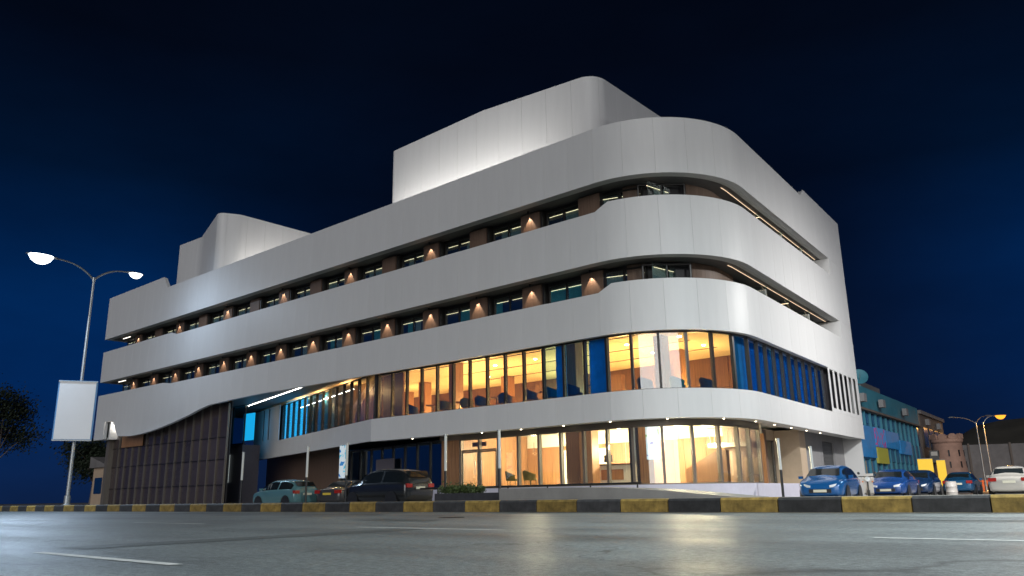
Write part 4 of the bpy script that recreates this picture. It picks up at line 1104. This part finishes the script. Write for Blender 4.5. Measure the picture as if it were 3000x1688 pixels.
# ================================================================== BACKGROUND, RIGHT
M['tealwall'] = mat('teal_painted_wall', (.05, .23, .31), .6, var=.15, scale=.5)  # blue light on this building is put into the wall colour
M['blueglass'] = mat('blue_mirror_glass', (.012, .07, .22), .15, spec=.7, objvar=.5)
M['bluesign'] = mat('blue_sign_face', (.02, .17, .40), .5, emit=(.02, .30, .75), estr=.14, var=.3, scale=2)
M['greywall'] = mat('weathered_grey_wall', (.20, .19, .19), .8, var=.2, scale=.6)
M['brownfac'] = mat('weathered_brown_wall', (.17, .14, .12), .8, var=.2, scale=.6)
M['tower'] = mat('pink_plaster_stone', (.42, .25, .19), .85, var=.22, scale=1.2, bump=.5, bscale=6)
def bl(y): return Vector((-18.8 - .09 * (y - 60), y))
bb = empty('blue_shop_building', (bl(68).x, 68, .3)); tag(bb, 'low blue-lit shop building with mirror glass and sign boards beyond the hotel', 'building')
PBB = Line(bl(57), bl(82.5)); nB = PBB.n
strip(MB(), PBB, 0, PBB.L, .002, 6.2, 9, -.3).build('wall', M['greywall'], bb)
strip(MB(), PBB, 0, PBB.L, 6.2, 7.85, 9).build('parapet_band', M['tealwall'], bb)
strip(MB(), PBB, 0, PBB.L, 6.05, 6.19, 1.0, .25).build('canopy_edge', M['brownfac'], bb)
nW = 14
for k in range(nW):
    a, b_ = PBB.L * k / nW, PBB.L * (k + 1) / nW
    for (z0, z1) in ((4.3, 5.15), (5.2, 6.02)):
        strip(MB(), PBB, a + .06, b_ - .06, z0, z1, .25, -.12).build('window_pane', M['blueglass'], bb)
    p, t, n = PBB.at(a); MB().obox((p.x - n.x * .1, p.y - n.y * .1), (t.x, t.y), .11, .28, .01, 6.04).build('mullion', M['tealwall'], bb)
for k in range(nW): 
    a, b_ = PBB.L * k / nW, PBB.L * (k + 1) / nW
    strip(MB(), PBB, a + .06, b_ - .06, .35, 2.5, .25, -.12).build('shop_pane', M['blueglass'], bb)
strip(MB(), PBB, 0, PBB.L, 2.55, 4.25, .28, -.05).build('fascia', mat('blue_fascia', (.04, .18, .34), .6, var=.2), bb)
for (ya, yb, z0, z1, m_) in ((58.0, 62.2, 2.7, 4.9, M['bluesign']), (62.5, 65.8, 3.55, 4.95, print_mat('pink_blue_print', [(0, (.03, .22, .5)), (.5, (.32, .06, .25)), (.58, (.03, .2, .5))], .25, .9)), (66.0, 71.0, 3.6, 4.9, M['bluesign']), (62.6, 66.2, 2.35, 3.5, mat('olive_sign_face', (.35, .33, .06), .6, emit=(.5, .5, .05), estr=.12)), (71.4, 76.0, 3.3, 4.4, M['bluesign'])):
    q0 = (ya - 57) / PBB.t.y; q1 = (yb - 57) / PBB.t.y
    strip(MB(), PBB, q0, q1, z0, z1, .02, .18).build('sign_panel', m_, bb)
strip(MB(), PBB, 10, PBB.L - .2, 7.86, 9.95, 8.0, -3.0).build('upper_storey', M['greywall'], bb)
# small items on its roof, each its own thing
def dish(c, r, aim, label):
    root = empty('satellite_dish', c); tag(root, label, 'satellite dish', 'satellite dishes on the blue shop building')
    prof = [(r * t, .22 * r * t * t) for t in (0.02, .25, .5, .75, 1.0)] + [(r * .97, .22 * r + .02), (r * .5, .085 * r), (.02, .03)]
    q = Vector(aim).normalized().to_track_quat('Z', 'Y').to_matrix().to_4x4()
    MB().lathe(prof, seg=22).xf(Matrix.Translation(Vector(c) + Vector((0, 0, .75))) @ q).build('reflector', M['tealwall'], root, True)
    MB().tube([(c[0], c[1], c[2]), (c[0], c[1], c[2] + .75)], .04, 8).build('mast', M['steel'], root)
    tip = Vector(c) + Vector((0, 0, .75)) + Vector(aim).normalized() * r * .9
    MB().tube([(c[0], c[1], c[2] + .75 - r * .7), tuple(tip)], .02, 6).build('feed_arm', M['steel'], root)
dish((-19.2, 61.6, 7.86), .62, (.4, -.8, .35), 'pale round satellite dish on the roof edge next to the hotel')
mast = empty('antenna_mast', (-22.2, 68.5, 9.95)); tag(mast, 'dark antenna mast with drum antennas on the shop building roof', 'antenna mast')
for (dx, dy) in ((-.3, -.3), (.3, -.3), (0, .35)): MB().tube([(-22.2 + dx, 68.5 + dy, 9.95), (-22.2 + dx * .4, 68.5 + dy * .4, 14.2)], .035, 6).build('mast_leg', M['black'], mast)
for z in (10.8, 11.8, 12.8, 13.7): MB().box(-22.45, -21.95, 68.3, 68.75, z, z + .05).build('cross_brace', M['black'], mast)
for (dx, z, r_) in ((-.25, 13.9, .42), (.35, 12.9, .3), (.45, 12.1, .38), (-.3, 11.6, .28)):
    MB().lathe([(.0, 0), (r_, 0), (r_, .25), (.0, .3)], seg=18).xf(Matrix.Translation((-22.2 + dx, 68.2, z)) @ Matrix.Rotation(R(90), 4, 'X')).build('drum_antenna', M['conc'], mast, True)
tk = empty('roof_tank', (-23.6, 72.0, 9.95)); tag(tk, 'grey upright water tank on the shop building roof', 'tank')
MB().lathe([(.7, 0), (.72, 1.5), (.55, 1.72), (.2, 1.8), (.0, 1.82)], (-23.6, 72.0, 9.955), 20).build('tank_shell', M['conc'], tk, True)
MB().box(-24.5, -22.7, 71.2, 72.8, 9.951, 9.954 + .0).build('tank_base', M['conc'], tk)
# brown building further down
br = empty('brown_building', (-21.5, 92, .3)); tag(br, 'dim brown two-storey building between the blue shop and the stone tower', 'building')
PBR = Line(bl(83.2), bl(97))
strip(MB(), PBR, 0, PBR.L, .002, 7.4, 10).build('wall', M['brownfac'], br)
strip(MB(), PBR, -.1, PBR.L + .1, 7.41, 7.75, 10.2, .2).build('cornice', M['greywall'], br)
for k in range(4):
    for z0, z1 in ((1.2, 2.9), (4.2, 6.2)):
        a = 1.0 + k * 3.2
        w_ = strip(MB(), PBR, a, a + 2.1, z0, z1, -.001, .06).build('window', M['frame'], br)
        for s_ in range(3): strip(MB(), PBR, a + .1 + s_ * .66, a + .1 + s_ * .66 + .58, z0 + .1, z1 - .1, -.062, .08).build('pane', M['blueglass'], w_)
me_ac = MB().box(-.42, .42, -.34, 0, 0, .58).mesh('cooling_unit', M['conc'])
for k, (q, z) in enumerate(((3.5, 3.2), (6.8, 3.25), (9.9, 3.15), (3.4, 6.5), (10.0, 6.45))):
    p, t, n = PBR.at(q); place(me_ac, 'cooling_unit', br, (p.x + n.x * .002, p.y + n.y * .002, z), math.atan2(t.y, t.x))
for (q, z) in ((2.2, 2.6), (8.4, 2.6), (17.5, 2.6)):
    p, t, n = PBB.at(q); place(me_ac, 'cooling_unit', bb, (p.x + n.x * .19, p.y + n.y * .19, 6.6 if q > 5 else 6.55), math.atan2(t.y, t.x))
# stone watch tower
TX, TY = -18.35, 80.9
tw = empty('stone_tower', (TX, TY, .3)); tag(tw, 'pinkish fort-like round tower with scalloped battlements', 'tower')
MB().lathe([(1.53, -.30), (1.44, .8), (1.33, 2.2), (1.22, 3.6), (1.20, 4.05), (1.33, 4.2), (1.34, 4.45), (1.26, 4.5)], (TX, TY, .3021), 30).build('tower_shaft', M['tower'], tw, True)
for k in range(10):
    a = 2 * math.pi * k / 10; b = MB(); n_ = 8
    ring = [(-.36, 0)] + [(.36 * math.cos(math.pi * (1 - j / n_)), .16 + .30 * math.sin(math.pi * j / n_)) for j in range(n_ + 1)] + [(.36, 0)]
    b.extr_y(ring, -.11, .11); b.xf(Matrix.Translation((TX + 1.24 * math.sin(a), TY - 1.24 * math.cos(a), 4.75)) @ Matrix.Rotation(a, 4, 'Z'))
    b.build('merlon', M['tower'], tw)
for k in range(9):
    a = 2 * math.pi * (k + .4) / 9
    for z, r_ in ((3.2, 1.27), (2.2, 1.34)):
        b = MB().box(-.06, .06, -.04, .04, 0, .55); b.xf(Matrix.Translation((TX + r_ * math.sin(a), TY - r_ * math.cos(a), z)) @ Matrix.Rotation(a, 4, 'Z')); b.build('arrow_slit', M['dark'], tw)
ts = empty('tower_sign', (TX - .85, TY - 1.5, 2.7)); tag(ts, 'small dark framed sign box hanging on the stone tower', 'sign')
MB().obox((TX - .8, TY - 1.5), (.96, .25), .72, .16, 2.7, 3.75).build('sign_case', M['black'], ts)
MB().obox((TX - .77, TY - 1.59), (.96, .25), .52, .02, 3.3, 3.65).build('sign_face', mat('dim_white_face', (.45, .42, .38), .5), ts)
MB().box(TX - .84, TX - .78, TY - 1.42, TY - 1.0, 3.1, 3.18).build('bracket', M['black'], ts)
# long wall and hill at the far right
fw = empty('boundary_wall', (-10, 152, .3)); tag(fw, 'long plain grey boundary wall behind the orange street lamp', 'wall')
PFW = Line((-36, 146), (30, 172))
nf = 12
for k in range(nf): strip(MB(), PFW, PFW.L * k / nf + .12, PFW.L * (k + 1) / nf - .12, .002, 7.2, .25).build('wall_panel', M['greywall'], fw)
for k in range(nf + 1):
    p, t, n = PFW.at(PFW.L * k / nf); MB().obox((p.x, p.y), (t.x, t.y), .3, .45, .002, 7.4).build('wall_post', M['brownfac'], fw)
hl = MB(); NX, NY = 40, 14
for j in range(NY + 1):
    for i in range(NX + 1):
        x = -140 + 260 * i / NX; y = 235 + 120 * j / NY
        e = math.sin(math.pi * j / NY) * (math.exp(-((x + 28) / 45) ** 2) * 21 + 2 + 2.2 * math.sin(x * .09) + 1.2 * math.sin(x * .23 + 2)); hl.v.append((x, y, .1 + max(0, e)))
for j in range(NY):
    for i in range(NX): hl.f.append((j * (NX + 1) + i, j * (NX + 1) + i + 1, (j + 1) * (NX + 1) + i + 1, (j + 1) * (NX + 1) + i))
struct(hl.build('hill', mat('scrub_hillside', (.06, .055, .045), .95, var=.4, scale=.08), None, True))
# low railing by the far lamps, their orange light put into its colour
fr_ = empty('low_fence', (-25, 114.5, .3)); tag(fr_, 'low reddish slatted fence at the foot of the orange lamp', 'fence')
M['rust'] = mat('rust_red_paint', (.35, .10, .05), .7, var=.2)  # orange lamp light put into the fence colour
for k in range(12): MB().obox((-26.8 + k * .42, 113.4 + k * .12), (.96, .28), .20, .05, .002, 1.35).build('fence_slat', M['rust'], fr_)
for z in (.6, 1.15): MB().obox((-24.5, 114.12), (.96, .28), 5.0, .06, z, z + .09).build('fence_rail', M['rust'], fr_)

# ================================================================== BACKGROUND, LEFT
def tree(x, y, h, rad, label):
    root = empty('tree', (x, y, .3)); tag(root, label, 'tree', 'dark trees at the far left')
    MB().tube([(x, y, .25), (x + .2, y, h * .25), (x - .1, y + .1, h * .5), (x + .1, y, h * .85)], [.35, .28, .2, .05], 10).build('trunk', M['brownfac'], root, True)
    br_ = MB()
    tips = []
    for k in range(13):
        a = random.uniform(0, 6.28); z0 = h * random.uniform(.3, .6); rr = rad * random.uniform(.45, .95)
        tip = (x + rr * math.cos(a), y + rr * math.sin(a), z0 + h * random.uniform(.12, .38)); tips.append(tip)
        br_.tube([(x, y, z0), ((x + tip[0]) / 2, (y + tip[1]) / 2, (z0 + tip[2]) / 2 + .3), tip], [.1, .07, .03], 6)
    br_.build('limbs', M['brownfac'], root)
    tips += [(x, y, h * .9), (x + .5, y, h * .75), (x - .6, y, h * .8)]
    def pick():
        t_ = random.choice(tips); s = rad * .27
        return (t_[0] + random.gauss(0, s), t_[1] + random.gauss(0, s), max(h * .25, t_[2] + random.gauss(0, s * .8)))
    leaves(9000, pick, .22, M['leafd'], 'crown', root)
tree(-153, 45, 20, 4.6, 'tall dark tree nearest the left edge')
tree(-136, 54, 10.5, 4.0, 'dark tree just left of the lit sign board')
tree(-118, 56, 8.0, 3.2, 'small dark tree behind the lamp pole, right of the sign board')
kk = empty('kiosk', (-104, 43, .3)); tag(kk, 'small pale roadside kiosk with slanted roof left of the hotel', 'kiosk')
MB().box(-106, -102.5, 42, 45, .002, 4.6).build('kiosk_wall', M['beige'], kk)
MB().extr_y([(-106.4, 4.61), (-102.1, 4.61), (-102.1, 5.0), (-106.4, 6.0)], 41.6, 45.4).build('kiosk_roof', M['greywall'], kk)
MB().box(-105.2, -103.2, 41.9, 42.0, 1.5, 3.4).build('kiosk_window', M['blueglass'], kk)
MB().box(-102.48, -102.4, 42.5, 43.6, .01, 2.6).build('kiosk_door', M['brownfac'], kk)

# ================================================================== FURNITURE BEHIND THE GLASS
M['chair'] = mat('dark_blue_upholstery', (.02, .035, .06), .8, var=.2); M['chairt'] = mat('teal_upholstery', (.015, .13, .16), .8, var=.2); M['chairo'] = mat('olive_upholstery', (.12, .10, .03), .8, var=.2)
def tub_mesh(m):
    b = MB(); n = 14
    for k in range(n + 1):
        a = math.pi * (.0 + k / n) ; top = .86 - .22 * abs(k / n - .5) * 2
        for (r, z) in ((.34, .36), (.40, top), (.33, top + .01), (.27, .40)): b.v.append((r * math.cos(a), r * math.sin(a), z))
    for k in range(n):
        for j in range(4): b.f.append((4 * k + j, 4 * k + (j + 1) % 4, 4 * k + 4 + (j + 1) % 4, 4 * k + 4 + j))
    b.f.append((0, 1, 2, 3)); b.f.append((4 * n + 3, 4 * n + 2, 4 * n + 1, 4 * n)); return b.mesh('backrest', m, True)
tubs = {k: tub_mesh(M[k]) for k in ('chair', 'chairt', 'chairo')}
seat_me = {k: MB().lathe([(.0, .36), (.32, .36), (.34, .40), (.32, .46), (.0, .48)], seg=18).mesh('seat', M[k], True) for k in tubs}
leg_me = MB().tube([(0, 0, 0), (0, 0, .36)], [.012, .02], 8).mesh('leg', M['black'])
def chair(x, y, z, rz, kind, label, grp):
    root = empty('tub_chair', (x, y, z)); tag(root, label, 'chair', grp)
    ORG[root.name] = Vector((0, 0, 0))
    for me, nm in ((tubs[kind], 'backrest'), (seat_me[kind], 'seat')):
        o = bpy.data.objects.new(nm, me); COL.objects.link(o); o.parent = root
    for sx_ in (-.2, .2):
        for sy_ in (-.2, .2):
            o = bpy.data.objects.new('leg', leg_me); COL.objects.link(o); o.parent = root; o.location = (sx_, sy_, 0)
    root.rotation_euler = (0, 0, rz); root.location = (x, y, z); return root
ORD = ['leftmost', 'second', 'third', 'fourth', 'fifth', 'sixth', 'seventh', 'eighth', 'ninth', 'tenth', 'eleventh', 'twelfth', 'thirteenth']
cx_ = [(-33.9, 30.35, 'chair'), (-31.2, 30.3, 'chairo'), (-29.6, 30.35, 'chairo'), (-28.5, 30.3, 'chair'), (-26.9, 30.35, 'chair'), (-25.1, 30.3, 'chair'), (-23.7, 30.35, 'chairt'), (-22.4, 30.3, 'chair'), (-20.9, 30.35, 'chair'), (-18.9, 30.9, 'chair'), (-17.7, 31.7, 'chairt'), (-16.9, 33.0, 'chair')]
tint = {'chair': 'dark', 'chairt': 'teal', 'chairo': 'olive'}
for i, (x, y, kd) in enumerate(cx_):
    lb = ('leftmost %s tub chair behind the first-floor restaurant glass' % tint[kd]) if i == 0 else '%s tub chair behind the restaurant glass, %s from the left' % (tint[kd], ORD[i])
    chair(x, y, 4.702, random.uniform(-.4, .4) + math.pi, kd, lb, 'tub chairs in the restaurant')
def table(x, y, z, label, r=.4):
    root = empty('round_table', (x, y, z)); tag(root, label, 'table', 'round tables in the restaurant')
    MB().lathe([(.0, .70), (r, .70), (r, .735), (.0, .74)], (x, y, z), 22).build('table_top', M['wood'], root)
    MB().tube([(x, y, z + .02), (x, y, z + .7)], .035, 8).build('table_leg', M['black'], root)
    MB().lathe([(.0, 0), (.24, 0), (.22, .02), (.0, .03)], (x, y, z), 18).build('table_base', M['black'], root)
for i, x in enumerate((-32.5, -30.4, -27.7, -24.4, -21.6)):
    table(x, 30.6, 4.702, ('leftmost' if i == 0 else ORD[i]) + ' small round table from the left behind the restaurant glass')
# lobby: reception desk, hanging poster, monitor
dk = empty('reception_desk', (-22.3, 33.6, .86)); tag(dk, 'white reception desk behind the lobby glass', 'desk')
M['whitel'] = mat('white_lacquer', (.8, .78, .74), .3)
MB().box(-23.6, -21.0, 33.3, 33.9, .86, 1.85).build('desk_front', M['whitel'], dk)
MB().box(-23.7, -20.9, 33.2, 34.0, 1.852, 1.92).build('desk_top', M['woodd'], dk)
MB().box(-23.2, -21.9, 33.27, 33.295, 1.15, 1.65).build('inset_panel', M['wood'], dk)
mn = empty('desk_monitor', (-22.9, 33.55, 1.92)); tag(mn, 'small dark monitor on the reception desk', 'monitor')
MB().box(-23.15, -22.65, 33.5, 33.54, 2.02, 2.36).build('screen', M['black'], mn)
MB().box(-22.95, -22.85, 33.5, 33.6, 1.921, 2.02).build('stand', M['steel'], mn)
po = empty('hanging_poster', (-18.75, 30.9, 1.9)); tag(po, 'bright printed poster hanging inside the lobby glass near the corner', 'poster')
MB().box(-19.25, -18.55, 31.2, 31.23, 1.95, 3.45).build('poster_sheet', print_mat('poster_print', [(0, (.25, .15, .4)), (.36, (.75, .85, .9)), (.52, (.85, .9, .95)), (.62, (.35, .55, .25)), (.68, (.9, .9, .9))], .8, 2.0), po)
for x in (-19.2, -18.6): MB().tube([(x, 31.215, 3.45), (x, 31.215, 3.89)], .008, 6).build('hanger', M['steel'], po)
for i, (x, y) in enumerate(((-27.4, 31.4), (-26.3, 31.5))):
    chair(x, y, .856, .4 * i + 2.6, 'chairo', 'olive tub chair inside the lobby, %s of the pair behind the doors' % ('left' if i == 0 else 'right'), 'tub chairs in the lobby')
